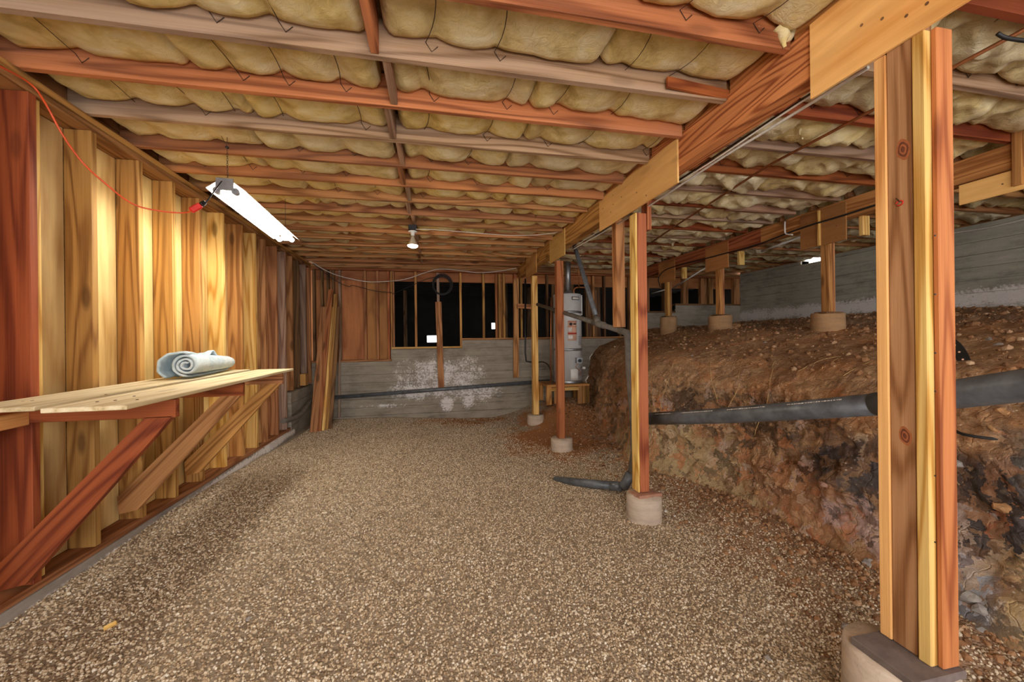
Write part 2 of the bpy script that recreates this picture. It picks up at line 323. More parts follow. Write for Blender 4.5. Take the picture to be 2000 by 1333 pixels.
def soil_mat(name, bank=True):
    m, nt, bs = newmat(name, 1.0); L = nt.links.new; tc = N(nt, 'ShaderNodeTexCoord'); O = tc.outputs['Object']
    sp = N(nt, 'ShaderNodeSeparateXYZ'); L(O, sp.inputs[0])
    def nz(s, d=6, r=.65, dist=.5):
        n = N(nt, 'ShaderNodeTexNoise', i_Scale=s, i_Detail=d, i_Roughness=r, i_Distortion=dist); L(O, n.inputs['Vector']); return n.outputs['Fac']
    a, b, fine = nz(1.6), nz(5.0), nz(22, 8, .75)
    r = ramp(nt, [(.32, srgb(92,66,46)), (.44, srgb(156,116,78)), (.56, srgb(190,148,102)), (.68, srgb(222,186,138))])
    L(math_(nt, 'ADD', math_(nt, 'MULTIPLY', b, .45), math_(nt, 'MULTIPLY', fine, .55)), r.inputs[0]); col = r.outputs[0]
    ro = ramp(nt, [(.5, BW[0]), (.6, BW[1])]); L(a, ro.inputs[0]); col = mix(nt, col, srgb(198,128,66), math_(nt, 'MULTIPLY', ro.outputs[0], .5))
    def patch(col, c, C, R, color, amt, hi=None, lo=None, n=None):
        q = [math_(nt, 'POWER', math_(nt, 'ABSOLUTE', math_(nt, 'DIVIDE', math_(nt, 'SUBTRACT', sp.outputs[i], C[i]), R[i])), 2.0) for i in range(3)]
        dd = math_(nt, 'ADD', math_(nt, 'ADD', q[0], q[1]), q[2])
        dd = math_(nt, 'ADD', dd, math_(nt, 'MULTIPLY_ADD', n, 5.0, -2.5))
        k = math_(nt, 'MINIMUM', math_(nt, 'MAXIMUM', math_(nt, 'MULTIPLY', math_(nt, 'SUBTRACT', 1.0, dd), 1.6), 0.0), 1.0)
        return mix(nt, col, color, math_(nt, 'MULTIPLY', k, amt))
    if bank:
        c1, c2 = nz(3.1), nz(4.3, 6, .7, 1.0)
        L_ = srgb
        col = patch(col, 0, (2.8, 3.9, .0), (1.5, 1.3, .42), L_(196,172,124), .75, n=c1)
        col = patch(col, 0, (2.8, 3.3, .62), (1.5, .9, .22), L_(74,60,48), .8, n=c2)
        col = patch(col, 0, (2.8, 1.75, .42), (1.5, .8, .38), L_(74,72,76), .88, n=c1)
        col = patch(col, 0, (2.8, 1.0, .75), (1.5, .5, .3), L_(104,98,90), .85, n=c1)
        col = patch(col, 0, (2.8, 2.5, .1), (1.5, .55, .25), L_(190,128,84), .7, n=c2)
        col = patch(col, 0, (2.75, 1.85, .08), (1.5, .5, .17), L_(206,172,160), .8, n=c2)
        col = patch(col, 0, (2.75, 1.5, -.02), (1.5, .22, .16), L_(190,196,206), .8, n=c1)
        col = patch(col, 0, (2.75, 1.2, .0), (1.5, .3, .3), L_(196,164,110), .7, n=c2)
        col = patch(col, 0, (3.0, 5.3, .5), (1.5, .9, .5), L_(150,104,58), .5, n=c2)
        col = patch(col, 0, (5.5, 4.5, 1.6), (2.0, 3.5, .3), L_(140,112,88), .6, n=c1)
        wv0 = N(nt, 'ShaderNodeVectorMath', operation='ADD'); nn0 = N(nt, 'ShaderNodeTexNoise', i_Scale=5, i_Detail=4, i_Roughness=.7); L(O, nn0.inputs['Vector'])
        sc0 = N(nt, 'ShaderNodeVectorMath', operation='SCALE'); sc0.inputs['Scale'].default_value = .5; L(nn0.outputs['Color'], sc0.inputs[0])
        L(O, wv0.inputs[0]); L(sc0.outputs[0], wv0.inputs[1])
        vb = N(nt, 'ShaderNodeTexVoronoi', i_Scale=9); L(wv0.outputs[0], vb.inputs['Vector'])
        sb = N(nt, 'ShaderNodeSeparateColor'); L(vb.outputs['Color'], sb.inputs[0])
        rb_ = ramp(nt, [(.0, srgb(70,60,54)), (.25, srgb(128,92,64)), (.5, srgb(186,140,92)), (.7, srgb(206,120,62)), (.85, srgb(222,188,140)), (1., srgb(206,176,166))]); L(sb.outputs[0], rb_.inputs[0])
        lowz = math_(nt, 'MINIMUM', math_(nt, 'MAXIMUM', math_(nt, 'MULTIPLY_ADD', sp.outputs[2], -1.6, 1.75), .12), 1.0)
        col = mix(nt, col, rb_.outputs[0], math_(nt, 'MULTIPLY', math_(nt, 'MULTIPLY', lowz, .62), math_(nt, 'GREATER_THAN', sb.outputs[1], .35)))
        spk = N(nt, 'ShaderNodeTexVoronoi', i_Scale=34); L(O, spk.inputs['Vector'])
        rs = ramp(nt, [(.0, BW[1]), (.13, BW[1]), (.2, BW[0])]); L(spk.outputs['Distance'], rs.inputs[0])
        rg = ramp(nt, [(.5, BW[0]), (.6, BW[1])]); L(c1, rg.inputs[0])
        col = mix(nt, col, srgb(226,206,180), math_(nt, 'MULTIPLY', math_(nt, 'MULTIPLY', rs.outputs[0], rg.outputs[0]), .8))
        v = N(nt, 'ShaderNodeTexVoronoi', i_Scale=7, feature='DISTANCE_TO_EDGE'); 
        wv = N(nt, 'ShaderNodeVectorMath', operation='ADD'); nn = N(nt, 'ShaderNodeTexNoise', i_Scale=4, i_Detail=4); L(O, nn.inputs['Vector'])
        sc = N(nt, 'ShaderNodeVectorMath', operation='SCALE'); sc.inputs['Scale'].default_value = .35; L(nn.outputs['Color'], sc.inputs[0])
        L(O, wv.inputs[0]); L(sc.outputs[0], wv.inputs[1]); L(wv.outputs[0], v.inputs['Vector'])
        cr_ = ramp(nt, [(.0, BW[0]), (.06, BW[1])]); L(v.outputs['Distance'], cr_.inputs[0])
        h = math_(nt, 'ADD', math_(nt, 'MULTIPLY', fine, 1.0), math_(nt, 'MULTIPLY', cr_.outputs[0], .25))
        h = math_(nt, 'ADD', h, math_(nt, 'MULTIPLY', c2, 1.2))
        hs = N(nt, 'ShaderNodeHueSaturation', i_Saturation=.92, i_Value=1.45); L(col, hs.inputs['Color'])
        L(hs.outputs[0], bs.inputs['Base Color']); bump(nt, bs, h, 1.0, .05)
    else:
        # gravel bed: grey-beige, orange soil towards the back right, with fine cell relief
        g = ramp(nt, [(.3, srgb(128,112,94)), (.5, srgb(172,154,132)), (.7, srgb(204,188,166))]); L(math_(nt, 'ADD', math_(nt, 'MULTIPLY', b, .3), math_(nt, 'MULTIPLY', fine, .7)), g.inputs[0])
        gx = patch(g.outputs[0], 0, (1.8, 5.7, 0), (1.0, 1.35, 9), srgb(176,116,66), .9, n=a)
        gx = patch(gx, 0, (.6, 7.1, 0), (.9, .5, 9), srgb(172,112,60), .9, n=a)
        gx = patch(gx, 0, (2.6, 6.5, 0), (.8, 1.1, 9), srgb(170,118,76), 1., n=a)
        gx = patch(gx, 0, (2.6, 2.6, 0), (.75, 2.2, 9), srgb(160,122,92), .75, n=a)
        L(gx, bs.inputs['Base Color'])
        v = N(nt, 'ShaderNodeTexVoronoi', i_Scale=75); L(O, v.inputs['Vector'])
        bump(nt, bs, math_(nt, 'SUBTRACT', fine, v.outputs['Distance']), 1.0, .012)
    bs.inputs['Specular IOR Level'].default_value = .15
    return m
bank_m = soil_mat('clay_bank_soil', True); floor_m = soil_mat('gravel_bed', False)
def stone_mat(name, stops):
    m, nt, bs = newmat(name, .95); L = nt.links.new; oi = N(nt, 'ShaderNodeObjectInfo')
    r = ramp(nt, stops); L(oi.outputs['Random'], r.inputs[0]); L(r.outputs[0], bs.inputs['Base Color'])
    tc = N(nt, 'ShaderNodeTexCoord'); n = N(nt, 'ShaderNodeTexNoise', i_Scale=60, i_Detail=3); L(tc.outputs['Object'], n.inputs['Vector'])
    bump(nt, bs, n.outputs['Fac'], .3, .003); bs.inputs['Specular IOR Level'].default_value = .2
    return m
pebble_m = stone_mat('pebbles', [(.0, srgb(124,102,78)), (.3, srgb(178,154,124)), (.6, srgb(202,180,148)), (.85, srgb(220,202,174)), (1., srgb(236,226,208))])
clod_m = stone_mat('clods', [(.0, srgb(98,68,46)), (.35, srgb(140,100,68)), (.8, srgb(166,124,88)), (1., srgb(200,168,134))])
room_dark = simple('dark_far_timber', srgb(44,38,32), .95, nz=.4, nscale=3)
exec_later = []

# ------------------------------------------------------------------ ground
def fz(x, y):
    x = np.asarray(x, float); y = np.asarray(y, float)
    sx = sstep((x + 1.5) / 2.9); sy = sstep((y - 3.2) / 3.4)
    z = -(.262 * sx + .13 * sy * (1 - sx))
    z = z + .42 * np.exp(-(((x - 2.45) / .75) ** 2 + ((y - 6.75) / .62) ** 2))        # mound the heater stands on
    z = z + .16 * sstep((y - 6.7) / .7) * sstep((x - .9) / 1.2)
    z = z + .10 * sstep((x - 2.1) / .6) * sstep((5.6 - y) / 1)
    z = z + .012 * fbm(x * 1.1, y * 1.1, 0, 3) + .008 * fbm(x * 4, y * 4, 3, 2) * (1 + 2 * sstep((x - 1.2) / .8))
    z = z - .03 * np.exp(-(((x - 1.75) / .5) ** 2 + ((y - 2.1) / .6) ** 2))
    return z
nx, ny = 150, 260
gx = np.linspace(-2.6, 3.6, nx); gy = np.linspace(-2.5, 7.6, ny); GX, GY = np.meshgrid(gx, gy, indexing='ij')
V = np.stack([GX, GY, fz(GX, GY)], -1).reshape(-1, 3)
Fq = [(i*ny+j, (i+1)*ny+j, (i+1)*ny+j+1, i*ny+j+1) for i in range(nx-1) for j in range(ny-1)]
floor = meshobj('floor', V.tolist(), Fq, floor_m, smooth=True)
tag(floor, 'crawl space floor spread with grey beige gravel', 'floor', kind='structure')

def scatter(name, pts, scales, mat, parent, subdiv=1, flat=.65, label=None):
    me = bpy.data.meshes.new(name); me.from_pydata([], [], [])
    me.vertices.add(len(pts)); me.vertices.foreach_set('co', np.asarray(pts, np.float32).ravel())
    at = me.attributes.new('sc', 'FLOAT', 'POINT'); at.data.foreach_set('value', np.asarray(scales, np.float32))
    ro = me.attributes.new('ro', 'FLOAT_VECTOR', 'POINT'); R = rng.random((len(pts), 3)) * [.9, .9, 6.28]; ro.data.foreach_set('vector', R.astype(np.float32).ravel())
    o = bpy.data.objects.new(name, me); link(o, None, parent); o['kind'] = 'stuff'
    if label: o['label'] = label
    ng = bpy.data.node_groups.new(name, 'GeometryNodeTree')
    ng.interface.new_socket('Geometry', in_out='INPUT', socket_type='NodeSocketGeometry'); ng.interface.new_socket('Geometry', in_out='OUTPUT', socket_type='NodeSocketGeometry')
    n = ng.nodes; L = ng.links.new; gi = n.new('NodeGroupInput'); go = n.new('NodeGroupOutput')
    ico = n.new('GeometryNodeMeshIcoSphere'); ico.inputs['Radius'].default_value = 1; ico.inputs['Subdivisions'].default_value = subdiv
    tr = n.new('GeometryNodeTransform'); tr.inputs['Scale'].default_value = (1, .78, flat)
    sm = n.new('GeometryNodeSetMaterial'); sm.inputs['Material'].default_value = mat
    ip = n.new('GeometryNodeInstanceOnPoints')
    a1 = n.new('GeometryNodeInputNamedAttribute'); a1.data_type = 'FLOAT'; a1.inputs['Name'].default_value = 'sc'
    a2 = n.new('GeometryNodeInputNamedAttribute'); a2.data_type = 'FLOAT_VECTOR'; a2.inputs['Name'].default_value = 'ro'
    L(ico.outputs[0], tr.inputs[0]); L(tr.outputs[0], sm.inputs[0]); L(gi.outputs[0], ip.inputs['Points']); L(sm.outputs[0], ip.inputs['Instance'])
    L(a1.outputs[0], ip.inputs['Scale'])
    e2r = n.new('FunctionNodeEulerToRotation'); L(a2.outputs[0], e2r.inputs[0]); L(e2r.outputs[0], ip.inputs['Rotation'])
    L(ip.outputs[0], go.inputs[0])
    md = o.modifiers.new('scatter', 'NODES'); md.node_group = ng
    return o
n = 175000
px_ = rng.uniform(-2.1, 3.0, n); py_ = 1.15 + 6.25 * rng.random(n) ** 1.25
dirt = np.exp(-(((px_ - 1.8) / .85) ** 2 + ((py_ - 5.7) / 1.2) ** 2)) + np.exp(-(((px_ - .7) / .8) ** 2 + ((py_ - 7.15) / .4) ** 2)) \
    + 1.3 * np.exp(-(((px_ - 2.5) / .8) ** 2 + ((py_ - 6.5) / 1.0) ** 2)) + .75 * sstep((px_ - 1.9) / .8)
keep = rng.random(n) > np.clip(dirt + .35 * fbm(px_ * 2, py_ * 2, 5, 3), 0, .97)
px_, py_ = px_[keep], py_[keep]; sc_ = rng.uniform(.0045, .0092, len(px_)) * (1 + .5 * (rng.random(len(px_)) > .97))
scatter('gravel', np.stack([px_, py_, fz(px_, py_) + .003], 1), sc_, pebble_m, floor, label='grey beige pea gravel')

# ------------------------------------------------------------------ earth bank
def bank_point(y, s):
    toe = 2.72 - .40 * np.exp(-((y - 4.3) / .8) ** 2) - .06 * np.exp(-((y - 1.2) / .5) ** 2)
    kx = [0, .10, .26, .44, .58, .70, .80, 1.0]
    X0 = [-.45, 0., .14, .22, .30, .55, 1.6, 4.95]; 
    Z0 = [-.34, -.22, .10, .50, .88, 1.10, 1.42, 1.72]
    s_ = s; xr = np.interp(s_, kx, X0); z = np.interp(s_, kx, Z0)
    fx = toe + xr
    cre = .10 * fbm(y * .7, s * 2, 9, 2)
    back = sstep((y - 6.2) / 1.2) * .35
    return fx + back * (s < .8) * (1 - s), y, z + cre * (s > .3) * (s < .85)
by = np.concatenate([np.linspace(-2.0, .7, 40), np.linspace(.71, 4.6, 330), np.linspace(4.62, 7.46, 130)]); bs_ = np.concatenate([np.linspace(0, .72, 250), np.linspace(.725, 1, 90)])
BY, BS = np.meshgrid(by, bs_, indexing='ij'); X, Y, Z = bank_point(BY, BS)
face = np.clip(1 - abs(BS - .4) / .34, 0, 1) ** .5
d = .085 * fbm(Y * 2.0, Z * 2.6, X, 5, True) + .045 * fbm(Y * 5 + 3, Z * 7, X * 2, 4) + .10 * fbm(Y * .9, Z * 1.1, 4, 2)
d = d + .030 * fbm(Y * 9, Z * 11 + X * 3, 6, 4, True) + .014 * fbm(Y * 26, Z * 30, X * 9, 3)
d2 = .022 * fbm(X * 3, Y * 3, 1, 5) + .014 * fbm(X * 9, Y * 9, 2, 3, True)
X = X - d * face; Z = Z + d2 * (1 - face * .7) + .03 * fbm(Y * 3, X * 3, 7, 3) * face
bn, bm_ = BY.shape; V = np.stack([X, Y, Z], -1).reshape(-1, 3)
Fq = [(i*bm_+j, i*bm_+j+1, (i+1)*bm_+j+1, (i+1)*bm_+j) for i in range(bn-1) for j in range(bm_-1)]
bank = meshobj('earth_bank', V.tolist(), Fq, bank_m, smooth=True)
tag(bank, 'tall cut bank of ochre and charcoal clay soil right of the gravel', 'earth bank', kind='structure')
BV = V.reshape(bn, bm_, 3)
def bank_z(x, y):
    i = int(np.argmin(abs(by - y))); row = BV[i]; top = row[200:]
    return float(np.interp(x, top[:, 0], top[:, 2]))
# clods and crumbs at the toe and on the top
pt = []; sc2 = []
for k in range(9000):
    y = rng.uniform(.9, 7.2)
    if rng.random() < .62:
        x = 2.72 - abs(rng.normal(0, .38)) + .1; z = float(fz(x, y)) + .004
        if x < 1.5 or (x < 2.0 and rng.random() < .5): continue
        s = .006 + .02 * rng.random() ** 3
    else:
        x = rng.uniform(3.1, 6.8); z = bank_z(x, y) + .004; s = .008 + .028 * rng.random() ** 3
    pt.append((x, y, z)); sc2.append(s)
scatter('soil_crumbs', pt, sc2, clod_m, bank, 1, .75, 'loose brown soil crumbs')
def rock_mesh(r, seed, sub=2):
    bm = bmesh.new(); bmesh.ops.create_icosphere(bm, subdivisions=sub, radius=1)
    for v in bm.verts:
        k = 1 + .55 * float(fbm(v.co.x * 1.5 + seed, v.co.y * 1.5, v.co.z * 1.5 + seed * 2, 3))
        v.co = Vector((v.co.x * r, v.co.y * r * .8, v.co.z * r * .62)) * k
    me = bpy.data.meshes.new('rock'); bm.to_mesh(me); bm.free(); return me
rock_tan = simple('tan_rock', srgb(188,140,92), .95, nz=.4, nscale=14, bumpd=.01)
rock_pink = simple('pink_rock', srgb(186,142,122), .95, nz=.4, nscale=14, bumpd=.01)
rock_grey = simple('grey_rock', srgb(166,158,150), .95, nz=.4, nscale=14, bumpd=.01)
def ray_bank(px, py):
    o = Vector((0, 0, CH)); d = (P(px, py, Y=1.0) - o)
    tt = np.linspace(.3, 8, 2600); pts = np.array(o)[None] + tt[:, None] * np.array(d)[None]
    for q in pts[::3]:
        i = int(np.argmin(abs(by - q[1])))
        if True:
            row = BV[i]; j = int(np.argmin((row[:, 0] - q[0]) ** 2 + (row[:, 2] - q[2]) ** 2))
            if (row[j, 0] - q[0]) ** 2 + (row[j, 2] - q[2]) ** 2 < .0012: return Vector(row[j].tolist())
    return None
for (a, b, r, m_) in [(1686,848,.055,rock_tan),(1952,798,.05,rock_tan),(1926,838,.03,rock_tan),(1600,945,.05,rock_pink),(1560,905,.045,rock_pink),(1645,1010,.06,rock_pink),
                      (1880,1160,.07,rock_grey),(1910,1190,.06,rock_grey),(1690,1090,.05,rock_grey),(1470,962,.04,rock_tan),(1500,980,.05,rock_pink),(1428,745,.03,rock_tan),
                      (1475,757,.035,rock_tan),(1535,742,.05,rock_tan),(1330,688,.03,rock_tan),(1348,690,.025,rock_grey),(1930,1255,.06,rock_tan),(1905,1230,.05,rock_grey),
                      (1390,1005,.03,rock_tan),(1440,1030,.035,rock_tan),(1585,1075,.05,rock_tan),(1850,900,.05,rock_grey),(1955,1000,.06,rock_tan),(1490,665,.04,rock_grey),(1930,655,.05,rock_grey),(1945,665,.04,rock_grey)]:
    q = ray_bank(a, b)
    if q is None: continue
    me = rock_mesh(r * .75, random.random() * 20); me.materials.append(m_)
    M = Matrix.Translation(q + Vector((r * .25, 0, -r * .1))) @ Matrix.Rotation(random.uniform(0, 3), 4, 'Z') @ Matrix.Rotation(random.uniform(-.5, .5), 4, 'Y')
    link(bpy.data.objects.new('rock', me), M, bank)
root_m = simple('pale_root', srgb(216,178,120), .9, nz=.3)
for path in [[(1322,690),(1310,715),(1302,745),(1290,780),(1288,800)],[(1395,655),(1385,700),(1388,735),(1400,785)],[(1452,690),(1440,730),(1438,760),(1420,800)],[(1510,700),(1505,722),(1500,745),(1492,790)],
             [(1490,795),(1475,830),(1468,850)],[(1560,720),(1600,700),(1640,690)],[(1600,715),(1640,690)],[(1640,730),(1700,700)]]:
    pts = [ray_bank(*q) for q in path]; pts = [q + Vector((-.012, -.004, .004)) for q in pts if q is not None]
    if len(pts) > 1:
        pts = [q + Vector((0, random.uniform(-.01, .01), 0)) for q in smoothpath(pts, 4)]
        MB().tube(pts, .0028, 5).build('root', root_m, bank)

# ------------------------------------------------------------------ ceiling: deck, joists, blocking, batts, wires
mb = MB().box((-2.4, -2.6, 2.95), (7.1, 7.6, 2.975))
ceiling = mb.build('ceiling', fir_dark); tag(ceiling, 'underside of timber floor with joists and yellow insulation batts', 'ceiling', kind='structure')
JY = [1.98 + .4045 * (k - 2) for k in range(-3, 16)]      # far bottom edge of each joist
for k, y in enumerate(JY):
    yc = y - .02; n_ = k - 3
    m_ = {1: joist_a, 2: joist_b, 3: joist_a, 4: joist_b}.get(n_, joist_a if n_ < 7 else fir_brown)
    jx0 = wall_x(yc) - .1
    board('joist', m_, (jx0, yc, 2.845), (1.728 - .017 * (y - 1), yc, 2.845), .19, .04, ceiling)
    yo = yc + .05
    if n_ == 6:
        board('joist', redwood, (1.84, yo, 2.85), (3.25, yo, 2.85), .19, .04, ceiling); board('joist', joist_b, (3.2, yo + .045, 2.85), (4.14, yo + .045, 2.85), .19, .04, ceiling)
    else: board('joist', redwood if k % 2 else joist_b, (1.84, yo, 2.85), (4.2, yo, 2.85), .19, .04, ceiling)
    board('joist', fir_brown, (4.3, yo, 2.85), (6.9, yo, 2.85), .19, .04, ceiling)
for k in range(len(JY) - 1):
    x = -.262 + (.028 if k % 2 else -.0) + (.02 if k == 5 else 0) + (.012 * (k - 4) * 0)
    board('blocking', joist_a if k in (4, 8) else joist_b, (x - .02, JY[k] + .001, 2.85), (x - .02, JY[k+1] - .041, 2.85), .19, .04, ceiling)
    # blocks over the main beam
    bx_ = beam_x(JY[k]); board('blocking', beam_m, (bx_ + .03, JY[k] + .001, 2.868), (beam_x(JY[k+1]) + .03, JY[k+1] - .041, 2.868), .16, .04, ceiling)
board('blocking', redwood, P(1300,163,Z=2.79) + Vector((0,-.012,0)), P(1423,190,Z=2.79) + Vector((0,-.012,0)), .06, .02, ceiling)

def batt(x0, x1, y0, y1, wires, seed, zb, amp, messy, mat):
    nxx = max(8, int((x1 - x0) / .022)); nyy = 15
    xs = np.linspace(x0, x1, nxx); v = np.linspace(-1, 1, nyy)
    XX, VV = np.meshgrid(xs, v, indexing='ij')
    YY = (y0 + y1) / 2 + VV * (y1 - y0) / 2
    sk = .10 * messy * (VV + 1)
    dist = np.full_like(XX, 9.)
    wl = [x0 - .1] + sorted(wires) + [x1 + .1]; wl = np.array(wl)
    for w_ in wires: dist = np.minimum(dist, abs(XX + sk - w_))
    puff = 1 - np.exp(-(dist / .055) ** 1.3)
    z = zb - amp * puff * (1 - .45 * VV ** 4) - .012 * (1 - VV ** 2)
    z = z + .020 * fbm(XX * 4 + seed, YY * 4, seed, 3) + .010 * fbm(XX * 14, YY * 10 + seed, seed, 2)
    if messy: z = z - .075 * np.clip(fbm(XX * 2.6 - YY * 4.2 + seed, YY * 2 + XX, seed, 3, True), -.2, 1) + .01
    e = np.minimum(XX - x0, x1 - XX); z = z + .05 * np.exp(-(e / .02) ** 2) 
    z = z + (.07 + .02 * fbm(XX * 9, seed, VV, 2)) * np.clip((abs(VV) - .86) / .14, 0, 1) ** 2
    Vt = np.stack([XX, YY, np.minimum(z, 2.945)], -1).reshape(-1, 3)
    Fc = [(i*nyy+j, i*nyy+j+1, (i+1)*nyy+j+1, (i+1)*nyy+j) for i in range(nxx-1) for j in range(nyy-1)]
    # closed top so that the batt has its real thickness
    b = len(Vt); T = [(x0, y0 + .004, 2.948), (x1, y0 + .004, 2.948), (x1, y1 - .004, 2.948), (x0, y1 - .004, 2.948)]
    Vt = np.concatenate([Vt, T]); Fc.append((b, b+1, b+2, b+3))
    Fc.append(tuple([b, b+1] + [i*nyy for i in range(nxx-1, -1, -1)])); Fc.append(tuple([b+3, b+2] + [i*nyy + nyy-1 for i in range(nxx-1, -1, -1)]))
    Fc.append(tuple([b, b+3] + list(range(nyy-1, -1, -1)))); Fc.append(tuple([b+1, b+2] + [(nxx-1)*nyy + j for j in range(nyy-1, -1, -1)]))
    o = meshobj('insulation_batt', (Vt - [x0, y0, 2.9]).tolist(), Fc, mat, ceiling, (x0, y0, 2.9))
    sm = [True] * ((nxx-1)*(nyy-1)) + [False] * 5; o.data.polygons.foreach_set('use_smooth', sm)
for k in range(len(JY) - 1):
    y0, y1 = JY[k] + .002, JY[k+1] - .042; far = k > 11
    spans = [(wall_x(y0) - .02, -.305, 0), (-.235, beam_x(y0) - .0, 0), (1.86, 4.16, 1), (4.34, 6.86, 1)]
    for (a, b, messy) in spans:
        o_ = .05 if messy else 0; x = a; L_ = b - a; cuts = [a]
        nseg = max(1, int(round(L_ / (.95 if not messy else .62)))); 
        cuts = [a] + [a + L_ * (i + random.uniform(-.18, .18)) / nseg for i in range(1, nseg)] + [b]
        for i in range(nseg):
            c0, c1 = cuts[i], cuts[i+1]; ws = []; q = c0 + random.uniform(.12, .3)
            while q < c1 - .08: ws.append(q); q += random.uniform(.24, .52)
            batt(c0, c1, y0 + o_, y1 + o_, ws, k * 3.1 + i * 1.7 + (9 if messy else 0), 2.865 - (.022 if k > 6 else 0) + random.uniform(-.008, .008),
                 random.uniform(.035, .06), messy, batt_r if messy else batt_m)
            if k < 12 and not (messy and a > 4):
                for w_ in ws:
                    dx = random.uniform(-.05, .05); n_ = 7
                    pts = [(w_ + dx * t + .02 * sin(pi * t), y0 + o_ + (y1 - y0) * t, 2.846 - .018 * (1 - (2*t-1)**2)) for t in [j / (n_-1) for j in range(n_)]]
                    if random.random() < .6: pts.append((w_ + dx + .03, y1 + o_ - .004, 2.80)); pts.append((w_ + dx + .06, y1 + o_ - .003, 2.83))
                    MB().tube(pts, .0022, 4, False).build('support_wire', wire_m, ceiling, loc=pts[0])
# torn tufts of insulation hanging at the beam and elsewhere
def tuft(a, r, L_, lean=(0,0), mat=batt_m):
    pts = []; rs = []
    for i in range(9):
        t = i / 8; pts.append(Vector(a) + Vector((lean[0]*t + .012*sin(5*t), lean[1]*t, -L_*t))); rs.append(r * (1 - .75*t) * (1 + .25*sin(9*t + r*90)))
    mb = MB().tube(pts, rs, 9); o = mb.build('insulation_tuft', mat, ceiling, loc=a); return o
for (px, py, Z, r, L_, lx) in [(1520,70,2.80,.035,.10,.05),(1478,75,2.79,.012,.07,.01),(1545,80,2.80,.03,.08,-.06),(815,545-20,2.78,.04,.09,0)]:
    q = P(px, py, Z=Z); tuft((q.x, q.y, Z + .05), r, L_, (lx, 0))
for (px, py, Z, r, L_, lx) in [(1560,250,2.80,.02,.10,.02),(1570,262,2.78,.018,.09,.0),(1925,285,2.80,.04,.07,-.12),(1650,265,2.79,.04,.06,-.1),(1310,475,2.78,.05,.09,.05),(1425,370,2.79,.04,.06,-.08),(1395,480,2.78,.03,.06,.1)]:
    q = P(px, py, Z=Z); tuft((q.x, q.y, Z + .05), r, L_, (lx, 0), batt_r)
# thin gas lines under the right-hand joists
pl = thing('gas_line', (2.2, 1, 2.735), 'thin dark rust brown pipe under the joists just right of the main beam', 'pipe')
MB().tube([(2.12, .3, 2.735), (2.13, 3, 2.735), (2.16, 5.5, 2.735)], .008, 8).build('pipe_run', wire_m, pl)
pl = thing('gas_line', (2.64, 1, 2.735), 'thin rust brown pipe under the joists midway between the two beams', 'pipe')
MB().tube([(2.62, .3, 2.728), (2.66, 2.6, 2.728), (2.95, 4.2, 2.728), (3.21, 5.5, 2.728)], .010, 8).build('pipe_run', copper, pl)

# ------------------------------------------------------------------ left wall
WL0, WL1 = -2.2, 7.46
def wl(y, dx=0): return wall_x(y) + dx
P4 = lambda y, dx, z: (wl(y, dx), y, z)
mb = MB(); mb.add([P4(WL0,-.15,-.1),P4(WL1,-.15,-.1),P4(WL1,-.15,2.8),P4(WL0,-.15,2.8),P4(WL0,-.17,-.1),P4(WL1,-.17,-.1),P4(WL1,-.17,2.8),P4(WL0,-.17,2.8)],
                  [(0,1,2,3),(7,6,5,4),(0,4,5,1),(2,6,7,3),(1,5,6,2),(0,3,7,4)])
wall_left = mb.build('wall_left', fir_dark); tag(wall_left, 'left timber stud wall on a low concrete footing', 'wall', kind='structure')
def fup(y): return .062 - .021 * (y - 2.3)                   # top of the footing curb
studs = [.95, 1.31, 1.67, 2.03, 2.401, 2.778, 3.176, 3.548, 3.926, 4.34, 4.742, 5.10, 5.39, 5.78, 6.12, 6.42, 6.75, 7.12, 7.40]
smat = {4: redwood, 5: fir_orange, 6: fir_orange, 7: fir_orange, 8: fir_orange, 9: fir_yellow, 10: fir_orange, 11: fir_yellow, 12: fir_brown, 13: fir_brown}  # redwood on the nearest visible stud: warm red light put into its colour
for i, y in enumerate(studs):
    z1 = 2.66; m_ = smat.get(i, fir_orange if i < 10 else (fir_brown, fir_dark, fir_dusty)[i % 3]); z0 = fup(y) + .04
    if y > 6.3: z0 = .56
    board('stud', m_, (wl(y, -.0735), y + .02, z0), (wl(y, -.0735), y + .02, z1), .145, .042, wall_left, side=(1, -.036, 0))
board('stud', fir_yellow, (wl(2.48,-.075), 2.475, .1), (wl(2.48,-.075), 2.475, 2.66), .10, .03, wall_left, side=(1,0,0))
board('stud', fir_brown, (wl(5.26,-.075), 5.28, .06), (wl(5.26,-.075), 5.28, 2.66), .10, .04, wall_left, side=(1,0,0))
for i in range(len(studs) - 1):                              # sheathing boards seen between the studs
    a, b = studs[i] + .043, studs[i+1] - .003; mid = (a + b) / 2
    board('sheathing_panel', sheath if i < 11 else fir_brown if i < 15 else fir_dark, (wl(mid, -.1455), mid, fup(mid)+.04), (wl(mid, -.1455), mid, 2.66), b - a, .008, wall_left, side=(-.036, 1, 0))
for z, m_, t_ in ((2.682, fir_brown, .04), (2.727, fir_orange, .04)):
    board('top_plate', m_, P4(WL0, -.0735, z), P4(WL1, -.0735, z), t_, .147 if z > 2.7 else .146, wall_left)
board('sole_plate', fir_brown, P4(WL0, -.071, fup(WL0) + .02), P4(6.3, -.071, fup(6.3) + .02), .04, .148, wall_left)
mb = MB(); nseg = 60; poly = []
for i in range(nseg + 1):
    y = WL0 + (6.35 - WL0) * i / nseg; j = .006 * float(fbm(y * 3, 0, 0, 3)) + (.03 if y > 5.25 else 0)
    poly += [(wl(y, -.15), y, fup(y)), (wl(y, .008 + j), y, fup(y) - .001), (wl(y, .016 + j), y, -.3), (wl(y, -.15), y, -.3)]
